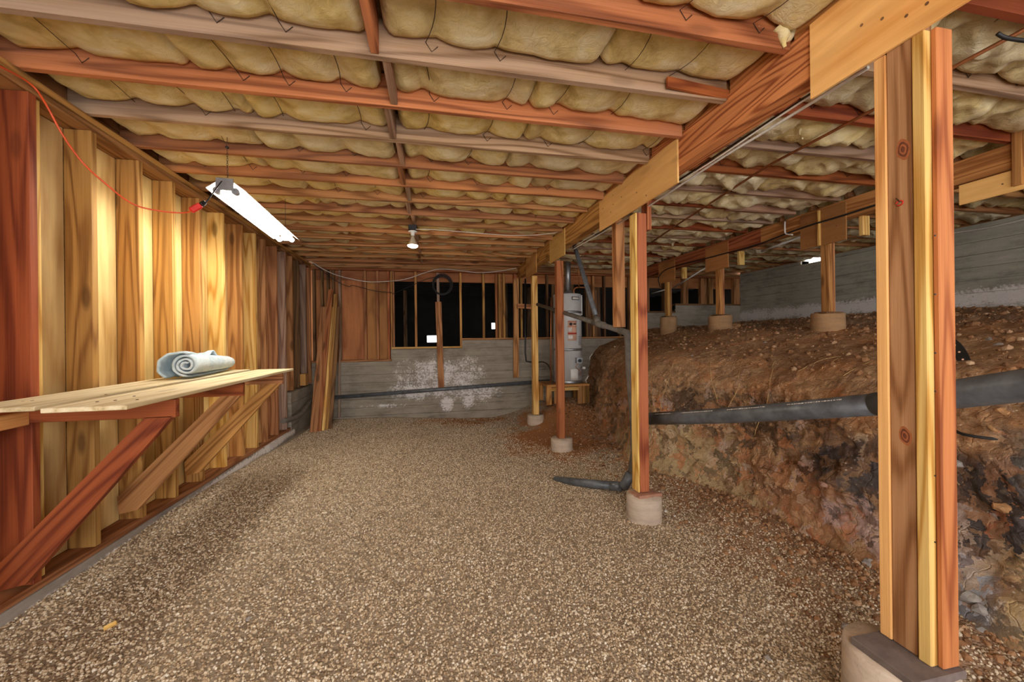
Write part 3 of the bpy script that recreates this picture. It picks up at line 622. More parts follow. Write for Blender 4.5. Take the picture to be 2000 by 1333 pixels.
Fc = [(i*4+k, i*4+(k+1)%4, (i+1)*4+(k+1)%4, (i+1)*4+k) for i in range(nseg) for k in range(4)] + [(3,2,1,0), tuple(nseg*4+k for k in range(4))]
mb.add(poly, Fc); mb.build('footing', conc_foot, wall_left)
mb = MB()
for k in range(5): mb.add([P4(6.28,-.145,-.3+.17*k),P4(WL1,-.145,-.3+.17*k),P4(WL1,.012+.004*(k%2),-.3+.17*k),P4(6.28,.012+.004*(k%2),-.3+.17*k),
                           P4(6.28,-.145,-.135+.17*k),P4(WL1,-.145,-.135+.17*k),P4(WL1,.012+.004*(k%2),-.135+.17*k),P4(6.28,.012+.004*(k%2),-.135+.17*k)],
                          [(0,3,2,1),(4,5,6,7),(0,1,5,4),(1,2,6,5),(2,3,7,6),(3,0,4,7)])
mb.build('footing', conc_back, wall_left)
q = P(598, 740, X=-2.19); board('block', fir_orange, (q.x + .03, q.y - .2, q.z - .09), (q.x + .03, q.y - .2, q.z + .10), .12, .09, wall_left, side=(0,1,0))

# ------------------------------------------------------------------ back wall
YB = 7.46
mb = MB()
def course_block(x0, x1, z0, z1, h=.155):
    z = z0; k = 0
    while z < z1 - .02:
        zt = min(z + h, z1); off = .007 * ((k * 7 + 3) % 3)
        mb.box((x0, YB + off - .008, z + .004), (x1, YB + .16, zt - .004)); z = zt; k += 1
    mb.box((x0, YB + .026, z0), (x1, YB + .17, z1 - .006))
course_block(-2.4, -.855, -.4, .925); course_block(-.855, .49, -.4, 1.155); course_block(.49, 4.35, -.4, 1.31)
course_block(4.35, 5.205, -.4, 1.856); course_block(5.205, 7.0, -.4, 2.025)
wall_back = mb.build('wall_back', conc_back); tag(wall_back, 'far wall of stepped board-marked grey concrete under open timber studs', 'wall', kind='structure')
def bstud(px, z0, z1=2.64, m_=fir_orange, w_=.042, x=None, y=YB + .06, d_=.09):
    X_ = P(px, 600, Y=YB).x if x is None else x
    board('stud', m_, (X_, y, z0), (X_, y, z1), w_, d_, wall_back, side=(1, 0, 0))
board('sill_plate', fir_brown, (-2.3, YB + .055, .945), (-.84, YB + .055, .945), .038, .12, wall_back)
board('sill_plate', fir_yellow, (-.85, YB + .055, 1.172), (.49, YB + .055, 1.172), .034, .12, wall_back)
board('sill_plate', fir_brown, (.49, YB + .055, 1.328), (4.35, YB + .055, 1.328), .034, .12, wall_back)
board('sill_plate', fir_dark, (4.35, YB + .055, 1.873), (5.2, YB + .055, 1.873), .034, .12, wall_back)
board('sill_plate', fir_dark, (5.2, YB + .055, 2.042), (6.95, YB + .055, 2.042), .034, .12, wall_back)
board('top_plate', fir_red, (-2.3, YB + .055, 2.665), (6.95, YB + .055, 2.665), .04, .12, wall_back)
board('top_plate', fir_brown, (-2.3, YB + .055, 2.71), (6.95, YB + .055, 2.71), .04, .12, wall_back)
for px in (612, 628, 640, 650): bstud(px, .96, m_=fir_dark)
for px, m_ in ((663, fir_dusty), (713, fir_brown), (737, fir_brown), (759, fir_red), (765, fir_orange)): bstud(px, .965, m_=m_)
for px in (812,): bstud(px, 1.19, m_=fir_orange)
for px in (767.8,): bstud(px, 1.19, m_=fir_brown)
bstud(900, 1.19, m_=fir_orange)
for px, m_ in ((945, fir_orange), (970, fir_red), (976, fir_orange), (985, fir_orange), (1006, fir_red), (1019, fir_orange)): bstud(px, 1.345, m_=m_)
for px, m_ in ((1070, fir_dark), (1100, fir_dark), (1147, fir_dark), (1160, fir_brown), (1182, fir_dark), (1212, fir_dark)): bstud(px, 1.345, m_=m_)
for x_, m_ in ((4.12, fir_brown), (4.55, fir_brown), (4.95, fir_dark)): bstud(0, 1.89 if x_ > 4.35 else 1.345, m_=m_, x=x_, w_=.06)
for x_, w_ in ((5.47, .13), (5.93, .15), (6.12, .11), (6.80, .16)): bstud(0, 2.06, m_=fir_brown, x=x_, w_=w_)
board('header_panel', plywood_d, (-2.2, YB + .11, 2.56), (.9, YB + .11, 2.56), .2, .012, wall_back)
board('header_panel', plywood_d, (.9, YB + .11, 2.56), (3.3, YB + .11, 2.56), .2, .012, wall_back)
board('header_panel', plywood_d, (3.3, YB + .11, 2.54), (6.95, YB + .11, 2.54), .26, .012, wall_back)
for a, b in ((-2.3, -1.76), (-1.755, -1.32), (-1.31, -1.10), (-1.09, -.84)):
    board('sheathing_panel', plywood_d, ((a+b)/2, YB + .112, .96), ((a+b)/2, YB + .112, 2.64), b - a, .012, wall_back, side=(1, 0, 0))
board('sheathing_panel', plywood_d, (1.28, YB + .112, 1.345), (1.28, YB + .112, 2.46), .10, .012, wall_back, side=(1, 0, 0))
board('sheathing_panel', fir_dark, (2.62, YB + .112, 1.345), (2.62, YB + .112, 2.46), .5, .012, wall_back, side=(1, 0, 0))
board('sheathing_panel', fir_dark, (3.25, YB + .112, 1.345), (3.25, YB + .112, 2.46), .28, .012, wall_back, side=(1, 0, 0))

# ------------------------------------------------------------------ right wall
mb = MB()
z = 1.2; k = 0
while z < 2.74:
    zt = min(z + .165, 2.75); xo = 6.858 + .007 * ((k*5+1) % 3)
    if z < 2.55: mb.box((xo, -2.2, z + .004), (7.05, 7.46, zt - .004))
    else: mb.box((xo, -2.2, z + .004), (7.05, 5.55, zt - .004)); mb.box((xo, 5.98, z + .004), (7.05, 7.46, zt - .004))
    z = zt; k += 1
mb.box((6.892, -2.2, 1.2), (7.06, 7.46, 2.585)); mb.box((6.892, -2.2, 2.58), (7.06, 5.55, 2.752)); mb.box((6.892, 5.98, 2.58), (7.06, 7.46, 2.752))
wall_right = mb.build('wall_right', conc_right); tag(wall_right, 'right-hand wall of grey board-marked concrete with white salt at its foot', 'wall', kind='structure')

board('sill_plate', fir_brown, (6.95, -2.2, 2.765), (6.95, 5.5, 2.765), .14, .03, wall_right, side=(1,0,0)); board('sill_plate', fir_brown, (6.95, 6.03, 2.765), (6.95, 7.46, 2.765), .14, .03, wall_right, side=(1,0,0))
board('rim_joist', fir_brown, (6.94, -2.2, 2.865), (6.94, 5.58, 2.865), .17, .04, wall_right); board('rim_joist', fir_brown, (6.94, 5.95, 2.865), (6.94, 7.46, 2.865), .17, .04, wall_right)
board('rim_joist', fir_brown, (-2.3, YB + .1, 2.84), (6.95, YB + .1, 2.84), .22, .04, wall_back)
board('rim_joist', fir_brown, P4(WL0, -.13, 2.85), P4(WL1, -.13, 2.85), .21, .04, wall_left)
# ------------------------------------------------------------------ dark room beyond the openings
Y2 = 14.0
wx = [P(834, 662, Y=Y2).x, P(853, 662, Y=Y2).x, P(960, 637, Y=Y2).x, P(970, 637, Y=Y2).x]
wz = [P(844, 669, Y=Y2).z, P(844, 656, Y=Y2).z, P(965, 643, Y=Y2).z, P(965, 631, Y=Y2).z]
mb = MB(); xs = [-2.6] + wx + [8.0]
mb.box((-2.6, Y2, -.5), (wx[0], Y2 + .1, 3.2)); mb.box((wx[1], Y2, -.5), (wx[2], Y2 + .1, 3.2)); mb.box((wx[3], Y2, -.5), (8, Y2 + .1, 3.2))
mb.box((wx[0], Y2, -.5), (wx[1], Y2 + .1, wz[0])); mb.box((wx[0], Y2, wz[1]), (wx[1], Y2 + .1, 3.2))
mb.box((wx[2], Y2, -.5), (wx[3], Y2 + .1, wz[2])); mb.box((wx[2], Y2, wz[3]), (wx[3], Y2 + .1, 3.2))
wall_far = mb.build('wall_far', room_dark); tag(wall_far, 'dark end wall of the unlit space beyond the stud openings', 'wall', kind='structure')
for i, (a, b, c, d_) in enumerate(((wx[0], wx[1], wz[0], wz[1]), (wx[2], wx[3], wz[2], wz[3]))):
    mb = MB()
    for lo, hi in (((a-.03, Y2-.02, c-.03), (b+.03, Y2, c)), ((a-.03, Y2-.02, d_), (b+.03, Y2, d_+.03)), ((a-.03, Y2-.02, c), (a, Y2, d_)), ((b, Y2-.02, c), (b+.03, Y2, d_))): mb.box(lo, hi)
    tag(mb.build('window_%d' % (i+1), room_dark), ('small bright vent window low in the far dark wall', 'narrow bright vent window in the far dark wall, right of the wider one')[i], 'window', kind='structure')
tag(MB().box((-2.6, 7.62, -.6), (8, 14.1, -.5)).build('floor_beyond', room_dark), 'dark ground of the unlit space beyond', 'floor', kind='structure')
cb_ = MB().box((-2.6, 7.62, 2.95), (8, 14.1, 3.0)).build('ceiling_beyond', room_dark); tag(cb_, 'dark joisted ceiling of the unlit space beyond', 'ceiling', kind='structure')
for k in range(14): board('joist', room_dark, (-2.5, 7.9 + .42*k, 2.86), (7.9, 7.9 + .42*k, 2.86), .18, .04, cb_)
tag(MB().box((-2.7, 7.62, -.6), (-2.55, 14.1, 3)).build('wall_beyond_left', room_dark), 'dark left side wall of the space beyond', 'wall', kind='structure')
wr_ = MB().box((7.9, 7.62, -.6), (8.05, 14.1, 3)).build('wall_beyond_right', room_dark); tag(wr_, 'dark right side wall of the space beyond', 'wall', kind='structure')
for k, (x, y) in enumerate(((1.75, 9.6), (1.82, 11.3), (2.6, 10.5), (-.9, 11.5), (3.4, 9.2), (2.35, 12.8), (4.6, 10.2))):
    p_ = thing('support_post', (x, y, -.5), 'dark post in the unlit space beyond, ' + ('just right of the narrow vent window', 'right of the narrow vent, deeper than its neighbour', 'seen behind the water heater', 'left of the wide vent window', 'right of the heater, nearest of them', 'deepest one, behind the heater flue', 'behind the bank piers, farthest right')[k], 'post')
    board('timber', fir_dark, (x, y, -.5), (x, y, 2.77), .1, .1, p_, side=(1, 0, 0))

# ------------------------------------------------------------------ main beam, its gussets and posts
def bx(y, d_=0, z=0): return (beam_x(y) + d_, y, z)
mb_ = thing('main_beam', bx(1, 0, 2.56), 'long orange fir beam carried by the posts beside the gravel', 'beam')
board('timber', beam_m, (beam_x(-2.2) + .055, -2.2, 2.675), (beam_x(2.9) + .055, 2.9, 2.675), .23, .11, mb_)
board('timber', fir_orange, (beam_x(2.902) + .055, 2.902, 2.675), (beam_x(7.45) + .055, 7.45, 2.675), .23, .11, mb_)
def gusset(par, y0, y1, z0, z1, mat, xf, skew=0):
    pts = [(xf(y0) - .014, y0, z0), (xf(y1) - .014, y1, z0), (xf(y1) - .014, y1, z1), (xf(y0) - .014, y0, z1)]
    c = Vector(((xf(y0)+xf(y1))/2 - .008, (y0+y1)/2, (z0+z1)/2)); a = Vector((xf(y0) - .008, y0, c.z)); b = Vector((xf(y1) - .008, y1, c.z))
    o = board('gusset_plate', mat, a, b, z1 - z0, .014, par, bev=.0015)
    for k in range(3 if y1 - y0 < 1 else 7):
        yy = random.uniform(y0 + .06, y1 - .06); zz = random.uniform(z0 + .04, z1 - .04)
        MB().tube([(xf(yy) - .0162, yy, zz), (xf(yy) - .0145, yy, zz)], .006, 8).build('nail_head', fir_dark, o)
gusset(mb_, .2, 1.437, 2.445, 2.79, plywood, beam_x)
gusset(mb_, 2.395, 3.66, 2.445, 2.765, plywood, beam_x)
gusset(mb_, 4.70, 5.33, 2.43, 2.78, plywood, beam_x)
gusset(mb_, 6.05, 6.72, 2.43, 2.80, plywood, beam_x)
board('side_block', fir_red, (1.87, 3.09, 2.30), (1.87, 3.09, 2.56), .04, .10, mb_, side=(1,0,0))

p1 = thing('support_post', (1.78, 1.1, .16), 'tall sandwiched timber post nearest the camera, yellow and brown boards nailed together', 'post')
board('timber', post_pale, (1.80, 1.172, .152), (1.80, 1.172, 2.445), .04, .14, p1, side=(0, 1, 0))
board('timber', post_brown, (1.785, 1.111, .152), (1.785, 1.111, 2.555), .08, .10, p1, side=(0, 1, 0))
o = board('timber', fir_yellow, (1.778, 1.049, .150), (1.778, 1.049, 2.445), .038, .10, p1, side=(0, 1, 0)); o['label'] = 'yellow front board'
o = board('timber', post_front, (1.792, 1.020, .152), (1.792, 1.020, 2.445), .018, .075, p1, side=(0, 1, 0)); o['label'] = 'reddish brown facing board'
MB().tube([P(1750, 388, X=1.728), P(1758, 395, X=1.70)], .0022, 6).build('nail', wire_m, p1)
for (px, py, ry, rz) in ((1764, 292, .022, .040), (1768, 852, .020, .034)):
    q = P(px, py, X=1.7345)
    for k, (f, m_) in enumerate(((1.0, knot_a), (.72, knot_b), (.5, knot_a), (.3, knot_b))):
        pts = [(1.7352 - .0007 * (k + 1), q.y + f * ry * cos(t), q.z + f * rz * sin(t) * (1 + .2 * sin(t * 2))) for t in [i*2*pi/20 for i in range(20)]]
        MB().prism(pts, (.0035, 0, 0)).build('knot', m_, p1)
ring = [Vector((1.7325, 1.107 + .011*cos(t), 1.90 + .011*sin(t))) for t in [i*2*pi/16 for i in range(17)]]
q = P(1757, 397, X=1.733); ring = [Vector((1.7325, q.y + .011*cos(t), q.z + .009*sin(t))) for t in [i*2*pi/16 for i in range(15)]]
MB().tube(ring, .0022, 5).build('red_mark', felt, p1)
for (py_k) in (460, 575, 690, 765, 930, 1060): 
    q = P(1827, py_k, Y=1.010); MB().tube([(q.x, 1.0095, q.z), (q.x, 1.012, q.z)], .003, 8).build('nail_hole', blackpl, p1)
def pier(x, y, zt, r, zb, mat, label, group=None, plate=None, n=28, jag=.006):
    o = thing('concrete_pier', (x, y, zb), label, 'concrete pier', group)
    V = []; prof = [(r*.97, zb), (r*1.0, zb + (zt-zb)*.5), (r*.985, zt - .012), (r*.95, zt)]
    for i, (rr, z) in enumerate(prof):
        for k in range(n):
            a = 2*pi*k/n; j = 1 + .02 * float(fbm(cos(a)*2 + x, sin(a)*2 + y, z*4, 3))
            V.append((x + rr*j*cos(a), y + rr*j*sin(a), z + (jag * float(fbm(cos(a)*4, sin(a)*4, y, 2)) * (i > 1) * 2)))
    Fc = [(i*n+k, i*n+(k+1)%n, (i+1)*n+(k+1)%n, (i+1)*n+k) for i in range(3) for k in range(n)]
    V.append((x, y, zt - .004)); Fc += [(3*n+k, 3*n+(k+1)%n, 4*n) for k in range(n)]
    mm = MB(); mm.add(V, Fc, True); mm.build('concrete_body', mat, o, loc=(x, y, zb)); return o
pr = pier(1.725, 1.13, .118, .165, -.32, conc_pier, 'pale concrete pier with a dark timber pad under the nearest post', n=36)
board('timber_pad', pad_m, (1.60, 1.10, .134), (1.835, 1.10, .134), .21, .03, pr, side=(0, 1, 0))
pr = pier(1.79, 3.05, -.055, .152, -.32, conc_pier, 'round pale concrete pier under the second post, with two redwood shims')
board('shim', shim_m, (1.70, 2.985, -.048), (1.93, 3.0, -.048), .035, .03, pr, side=(0, 1, 0)); board('shim', shim_m, (1.68, 3.06, -.052), (1.90, 3.10, -.052), .10, .02, pr, side=(0, 1, 0))
p2 = thing('support_post', (1.79, 3.09, -.04), 'square fir post with pale left edge and red face, second from the camera', 'post')
board('timber', fir_red, (1.797, 3.095, -.036), (1.797, 3.095, 2.445), .105, .09, p2, side=(0, 1, 0))
o = board('timber', fir_yellow, (1.742, 3.095, -.036), (1.742, 3.095, 2.445), .105, .018, p2, side=(0, 1, 0)); o['label'] = 'pale yellow left face'
y3 = 5.12; x3 = beam_x(y3) + .055
pr = pier(x3 + .01, y3, -.09, .155, -.36, conc_pier, 'round white-edged concrete pier under the third post, in front of the water heater')
p3 = thing('support_post', (x3, y3, -.09), 'reddish fir post in front of the grey water heater', 'post')
board('timber', fir_red, (x3, y3, -.085), (x3, y3, 2.43), .10, .10, p3, side=(0, 1, 0))
y4 = 6.45; x4 = beam_x(y4) + .06
pr = pier(x4, y4, -.02, .15, -.36, conc_pier, 'broken-edged concrete pier under the far yellow post')
p4 = thing('support_post', (x4, y4, -.02), 'yellow fir post left of the reddish one, last under the main beam', 'post')
board('timber', fir_yellow, (x4, y4, -.015), (x4, y4, 2.43), .10, .10, p4, side=(0, 1, 0))
hg = thing('hanger_post', (1.86, 3.60, 2.50), 'short timber hung from the main beam, its foot resting on the grey drain elbow', 'post')
board('timber', fir_brown, (1.865, 3.62, 1.445), (1.865, 3.62, 2.56), .095, .095, hg, side=(1, 0, 0)).rotation_euler.rotate_axis('Y', 0)

# ------------------------------------------------------------------ second beam on the bank
b2x = lambda y: 4.17
b2 = thing('second_beam', (4.22, 1, 2.56), 'orange fir beam over the earth bank, parallel to the main beam', 'beam')
board('timber', fir_orange, (4.25, -2.2, 2.655), (4.25, 4.2, 2.655), .19, .12, b2); board('timber', fir_red, (4.25, 4.202, 2.655), (4.25, 7.42, 2.655), .19, .12, b2)
b2f = lambda y: 4.19
def gus2(y0, y1, z0, z1, mat=plywood): gusset(b2, y0, y1, z0, z1, mat, b2f)
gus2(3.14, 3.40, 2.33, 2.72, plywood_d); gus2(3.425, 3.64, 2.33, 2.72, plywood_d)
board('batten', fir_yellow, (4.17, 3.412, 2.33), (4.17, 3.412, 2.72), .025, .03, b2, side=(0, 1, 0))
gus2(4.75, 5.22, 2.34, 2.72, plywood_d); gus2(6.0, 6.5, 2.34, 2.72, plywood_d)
gus2(1.6, 2.28, 2.385, 2.545, plywood)
board('batten', fir_orange, (4.17, 1.96, 2.42), (4.17, 1.96, 2.86), .05, .03, b2, side=(0, 1, 0))
for yy in (3.08, 4.68, 5.95): board('batten', fir_yellow, (4.33, yy, 2.36), (4.33, yy, 2.56), .04, .09, b2, side=(0, 1, 0))
for i, (px0, pyb, lab, plab, rr) in enumerate((((1605, 1635), 610, 'double fir post nearest on the earth bank', 'white-streaked concrete pier nearest on the earth bank', .155),
        ((1399, 1418), 615, 'middle fir post of the three on the earth bank', 'tan concrete pier with a white drip, middle of the three on the bank', .165), ((1300, 1316), 618, 'farthest fir post on the earth bank', 'tan concrete pier farthest on the earth bank', .15))):
    a = P(px0[0], pyb, X=4.22); yc = a.y; zt = a.z
    o = thing('support_post', (4.25, yc, zt), lab, 'post')
    board('timber', fir_orange, (4.235, yc - .045, zt), (4.235, yc - .045, 2.56), .09, .05, o, side=(0, 1, 0)); board('timber', fir_brown, (4.275, yc + .02 - .065, zt), (4.275, yc - .045, 2.56), .10, .03, o, side=(0, 1, 0))
    gz = bank_z(4.25, yc) - .06
    pr = pier(4.26, yc - .03, zt - .02, rr, gz - .1, conc_pier2, plab)
    board('timber_pad', fir_dark, (4.16, yc - .03, zt - .01), (4.38, yc - .03, zt - .01), .14, .018, pr, side=(0, 1, 0))

# ------------------------------------------------------------------ workbench
wb = thing('work_shelf', (-1.7, 3, 1.0), 'long pine plank work shelf on timber brackets fixed to the left studs', 'shelf')
ZT = 1.075
board('shelf_board', pine, (-1.885, 2.02, ZT - .010), (-1.915, 4.03, ZT - .010), .31, .021, wb, side=(1, 0, 0))
board('shelf_board', pine, (-1.505, 1.965, ZT - .012), (-1.53, 4.02, ZT - .012), .31, .021, wb, side=(1, 0, 0))
for y, mA, mB_, xa in ((2.36, redwood, redwood, -1.385), (3.13, redwood, fir_brown, -1.41), (3.885, fir_brown, fir_orange, -1.42)):  # nearest bracket reddened too, warm light put into its wood colour
    xb = wl(y, -.14)
    a = Vector((xa, y, ZT - .075)); b = Vector((xb, y, ZT - .075))
    arm = board('bracket_arm', mA, b, (xa, y, ZT - .083), .098, .038, wb)
    zb = .115 if y < 3 else .15; xw = wl(y, -.08)
    poly = [Vector((xa - .015, 0, .950)), Vector((xa - .14, 0, .950)), Vector((xw - .03, 0, zb + .12)), Vector((xw - .02, 0, zb)), Vector((xw + .09, 0, zb + .02))]
    dd = (Vector((xw, 0, zb)) - Vector((xa, 0, .95))).normalized(); M = Matrix.Translation((xa, y - .019, .95)) @ Matrix((dd, Vector((0, 1, 0)), dd.cross(Vector((0, 1, 0))))).transposed().to_4x4()
    Mi = M.inverted(); pl0 = [Mi @ (p + Vector((0, y - .019, 0))) for p in poly]
    mm = MB(); mm.prism(pl0, (0, .038, 0)); o = mm.build('brace', mB_, wb, M=M)
# ledger seen at the near end
board('ledger', fir_orange, (wl(1.3, .02), 1.3, ZT - .10), (wl(2.34, .02), 2.34, ZT - .10), .07, .035, wb)
for (px, py) in ((45, 784), (63, 783), (207, 771), (262, 774), (268, 781), (225, 782), (190, 785)):
    q = P(px, py, Z=ZT + .0005); MB().tube([(q.x, q.y, ZT - .001), (q.x, q.y, ZT + .0012)], .006, 8).build('knot', fir_dark, wb)

# rolled batting
rb = thing('batting_roll', (-1.84, 3.55, ZT), 'rolled pale blue fluffy batting lying on the plank shelf', 'batting')
A = Vector((-1.795, 3.15, ZT + .012)); B = Vector((-1.905, 3.97, ZT + .012)); ax = (B - A).normalized(); sd = ax.cross(Vector((0, 0, 1)))
def roll_surface(turns=2.6, n=110, m=26):
    V = []; Fc = []
    for j in range(m + 1):
        t = j / m; c = A + (B - A) * t; R0 = .092 * (1 - t) + .062 * t; 
        end = .012 * math.exp(-min(t, 1 - t) * 18)
        for i in range(n + 1):
            u = i / n; th = -pi/2 + turns * 2 * pi * u - turns * 2 * pi
            r = R0 * (.18 + .82 * u) - end * u
            r *= 1 + .035 * float(vnoise(u * 14, t * 16, 3)) + .02 * float(vnoise(u * 45, t * 50, 5))
            V.append(c + sd * (r * cos(th)) + Vector((0, 0, R0 + r * sin(th))) + ax * (.008 * float(vnoise(u*9, t*3, 1))))
    for j in range(m):
        for i in range(n): Fc.append((j*(n+1)+i, j*(n+1)+i+1, (j+1)*(n+1)+i+1, (j+1)*(n+1)+i))
    return V, Fc
V, Fc = roll_surface(); o = meshobj('roll', [v - rb.location for v in V], Fc, blue_m, rb, rb.location, smooth=True)
md = o.modifiers.new('thick', 'SOLIDIFY'); md.thickness = .014; md.offset = 0
# loose outer flap folded behind and over the roll
V = []; n = 34; m = 40
prof = [(-.115, .0), (-.16, .05), (-.155, .12), (-.10, .175), (-.03, .188), (.02, .182)]
for j in range(m + 1):
    t = j / m
    for i in range(n + 1):
        s = i / n; k = s * (len(prof) - 1); a = int(min(k, len(prof) - 2)); f = k - a
        x = prof[a][0] * (1-f) + prof[a+1][0] * f; z = prof[a][1] * (1-f) + prof[a+1][1] * f
        z *= (1 - .50 * t) + .22 * math.exp(-((t - .62) / .10) ** 2) * s * 1.3 - .15 * math.exp(-((t - .42) / .10) ** 2) * s
        x *= 1 - .25 * t
        c = A + (B - A) * (t * .86 - .01)
        V.append(c - sd * (-x) * 1 + Vector((0, 0, z + .002 + .006 * float(vnoise(s*8, t*12, 2)))))
Fc = [(j*(n+1)+i, j*(n+1)+i+1, (j+1)*(n+1)+i+1, (j+1)*(n+1)+i) for j in range(m) for i in range(n)]
o = meshobj('loose_flap', [v - rb.location for v in V], Fc, blue_m, rb, rb.location, smooth=True)
md = o.modifiers.new('thick', 'SOLIDIFY'); md.thickness = .014; md.offset = 0

# ------------------------------------------------------------------ fluorescent fixture
f0 = Vector((-1.405, 2.90, 2.40)); f1 = Vector((-1.465, 4.14, 2.37)); fa = (f1 - f0).normalized(); fs = fa.cross(Vector((0, 0, 1))).normalized()
fx = thing('shop_light', f0, 'lit twin-tube fluorescent shop light hung on chains over the shelf', 'light')
def fpt(t, s, u): return f0 + fa * t + fs * s + Vector((0, 0, u))
Lf = (f1 - f0).length
mb = MB(); prof = [(-.115, -.012), (-.05, .038), (.05, .038), (.115, -.012)]
V = [fpt(t, s, u + .0) for t in (0, Lf) for (s, u) in prof] + [fpt(t, s, u + .004) for t in (0, Lf) for (s, u) in prof]
Fc = [(i, i+1, 5+i, 4+i) for i in range(3)] + [(8+4+i, 8+5+i, 8+i+1, 8+i) for i in range(3)] + [(0, 4, 12, 8), (3, 11, 15, 7)] + [(i, 8+i, 9+i, i+1) for i in range(3)] + [(4+i, 5+i, 13+i, 12+i) for i in range(3)]
mb.add(V, Fc); mb.build('reflector', white_en, fx, loc=f0)
mb = MB(); V = [fpt(t, s, u) for t in (0, Lf) for (s, u) in ((-.03, .012), (.03, .012), (.03, .05), (-.03, .05))]
mb.add(V, [(3,2,1,0), (4,5,6,7), (0,1,5,4), (1,2,6,5), (2,3,7,6), (3,0,4,7)]); mb.build('ballast_housing', white_en, fx, loc=f0)
for s in (-.055, .055): MB().tube([fpt(.035, s, -.018), fpt(Lf - .035, s, -.018)], .0185, 16).build('tube', tube_m, fx, loc=f0)
mb = MB(); V = [fpt(t, s, u) for t in (-.012, .0) for (s, u) in ((-.055, -.02), (.055, -.02), (.05, .06), (-.05, .06))]
mb.add(V, [(3,2,1,0), (4,5,6,7), (0,1,5,4), (1,2,6,5), (2,3,7,6), (3,0,4,7)]); mb.build('end_plate', steel, fx, loc=f0)
mb = MB(); V = [fpt(t, s, u) for t in (Lf, Lf + .01) for (s, u) in ((-.055, -.02), (.055, -.02), (.05, .06), (-.05, .06))]
mb.add(V, [(3,2,1,0), (4,5,6,7), (0,1,5,4), (1,2,6,5), (2,3,7,6), (3,0,4,7)]); mb.build('end_plate', steel, fx, loc=f0)
for s in (-.055, .055): 
    for t in (.02, Lf - .02): MB().tube([fpt(t - .015, s, -.018), fpt(t + .015, s, -.018)], .024, 12).build('lamp_holder', steel, fx, loc=f0)
hk = Vector((f0.x, f0.y + .03, 2.75))
mb = MB(); zz = 2.46; i = 0
while zz < 2.66:
    c = Vector((hk.x, hk.y, zz)); r = .0075; lv = [c + (Vector((r*.6*cos(t), 0, r*1.4*sin(t))) if i % 2 else Vector((0, r*.6*cos(t), r*1.4*sin(t)))) for t in [k*2*pi/8 for k in range(9)]]
    mb.tube(lv, .0013, 4, False); zz += .016; i += 1
mb.tube([(hk.x, hk.y, 2.66), (hk.x, hk.y, 2.76)], .0016, 5); mb.tube([(hk.x, hk.y, 2.69), (hk.x - .03, hk.y - .01, 2.76)], .0016, 5); mb.build('hanging_chain', wire_m, fx, loc=f0)
MB().lathe([(.0, -.010), (.009, -.006), (.011, 0), (.009, .006), (.0, .010)], (hk.x, hk.y, 2.69), 10).build('chain_ring', blackpl, fx)
MB().tube([(f1.x, f1.y - .03, 2.42), (f1.x, f1.y - .03, 2.76)], .002, 5).build('hanging_chain', wire_m, fx)
pcs = [P(433, 354, X=-1.40) , P(420, 372, X=-1.40), P(405, 392, X=-1.42), P(397, 402, X=-1.45)]
MB().tube(smoothpath(pcs), .004, 7).build('power_cord', blackpl, fx, loc=pcs[0])

# ------------------------------------------------------------------ orange extension cord with its plug
oc = thing('extension_cord', P(390, 405, X=-1.5), 'orange extension cord sagging along the left studs to the shop light', 'cord')
cp = [P(-60, 108, X=-2.0), P(0, 130, X=-2.0), P(62, 166, X=-2.02), P(92, 208, X=-1.98), P(122, 263, X=-1.95), P(160, 316, X=-1.9), P(205, 358, X=-1.85), P(258, 398, X=-1.75), P(310, 412, X=-1.65), P(355, 416, X=-1.56), P(374, 413, X=-1.5)]
MB().tube(smoothpath(cp), .0048, 8).build('cord', orange_cab, oc, loc=cp[0])
a, b = P(372, 412, X=-1.5), P(392, 401, X=-1.46)
board('connector', red_plastic, a, b, .036, .03, oc, bev=.006)
c = P(400, 395, X=-1.45); board('plug', blackpl, b, c, .026, .024, oc, bev=.005)

# ------------------------------------------------------------------ flood bulb
bq = P(806, 448, Y=4.76); bx0 = bq.x
bl = thing('flood_lamp', (bx0, 4.76, 2.72), 'lit flood bulb in a white socket under the ceiling joists', 'light')
board('junction_box', blackpl, (bx0 - .05, 4.76, 2.71), (bx0 + .05, 4.76, 2.71), .08, .06, bl, side=(0, 1, 0))
MB().lathe([(.0, 2.672), (.05, 2.672), (.056, 2.662), (.04, 2.655), (.024, 2.65), (.022, 2.615), (.0, 2.615)], (bx0, 4.76, 0), 20).build('socket', white_en, bl)
MB().lathe([(.014, 2.622), (.02, 2.60), (.034, 2.56), (.055, 2.515), (.062, 2.495)], (bx0, 4.76, 0), 24).build('bulb_glass', bulb_glass, bl)
MB().lathe([(.062, 2.495), (.058, 2.482), (.04, 2.472), (.0, 2.468)], (bx0, 4.76, 0), 24).build('bulb_face', bulb_m, bl)
cbp = [P(px, py, Y=4.62) for px, py in ((812, 448), (850, 449), (900, 453), (950, 457), (1000, 460), (1050, 459), (1090, 454))]
MB().tube(smoothpath(cbp), .004, 6).build('supply_cable', white_cab, bl)

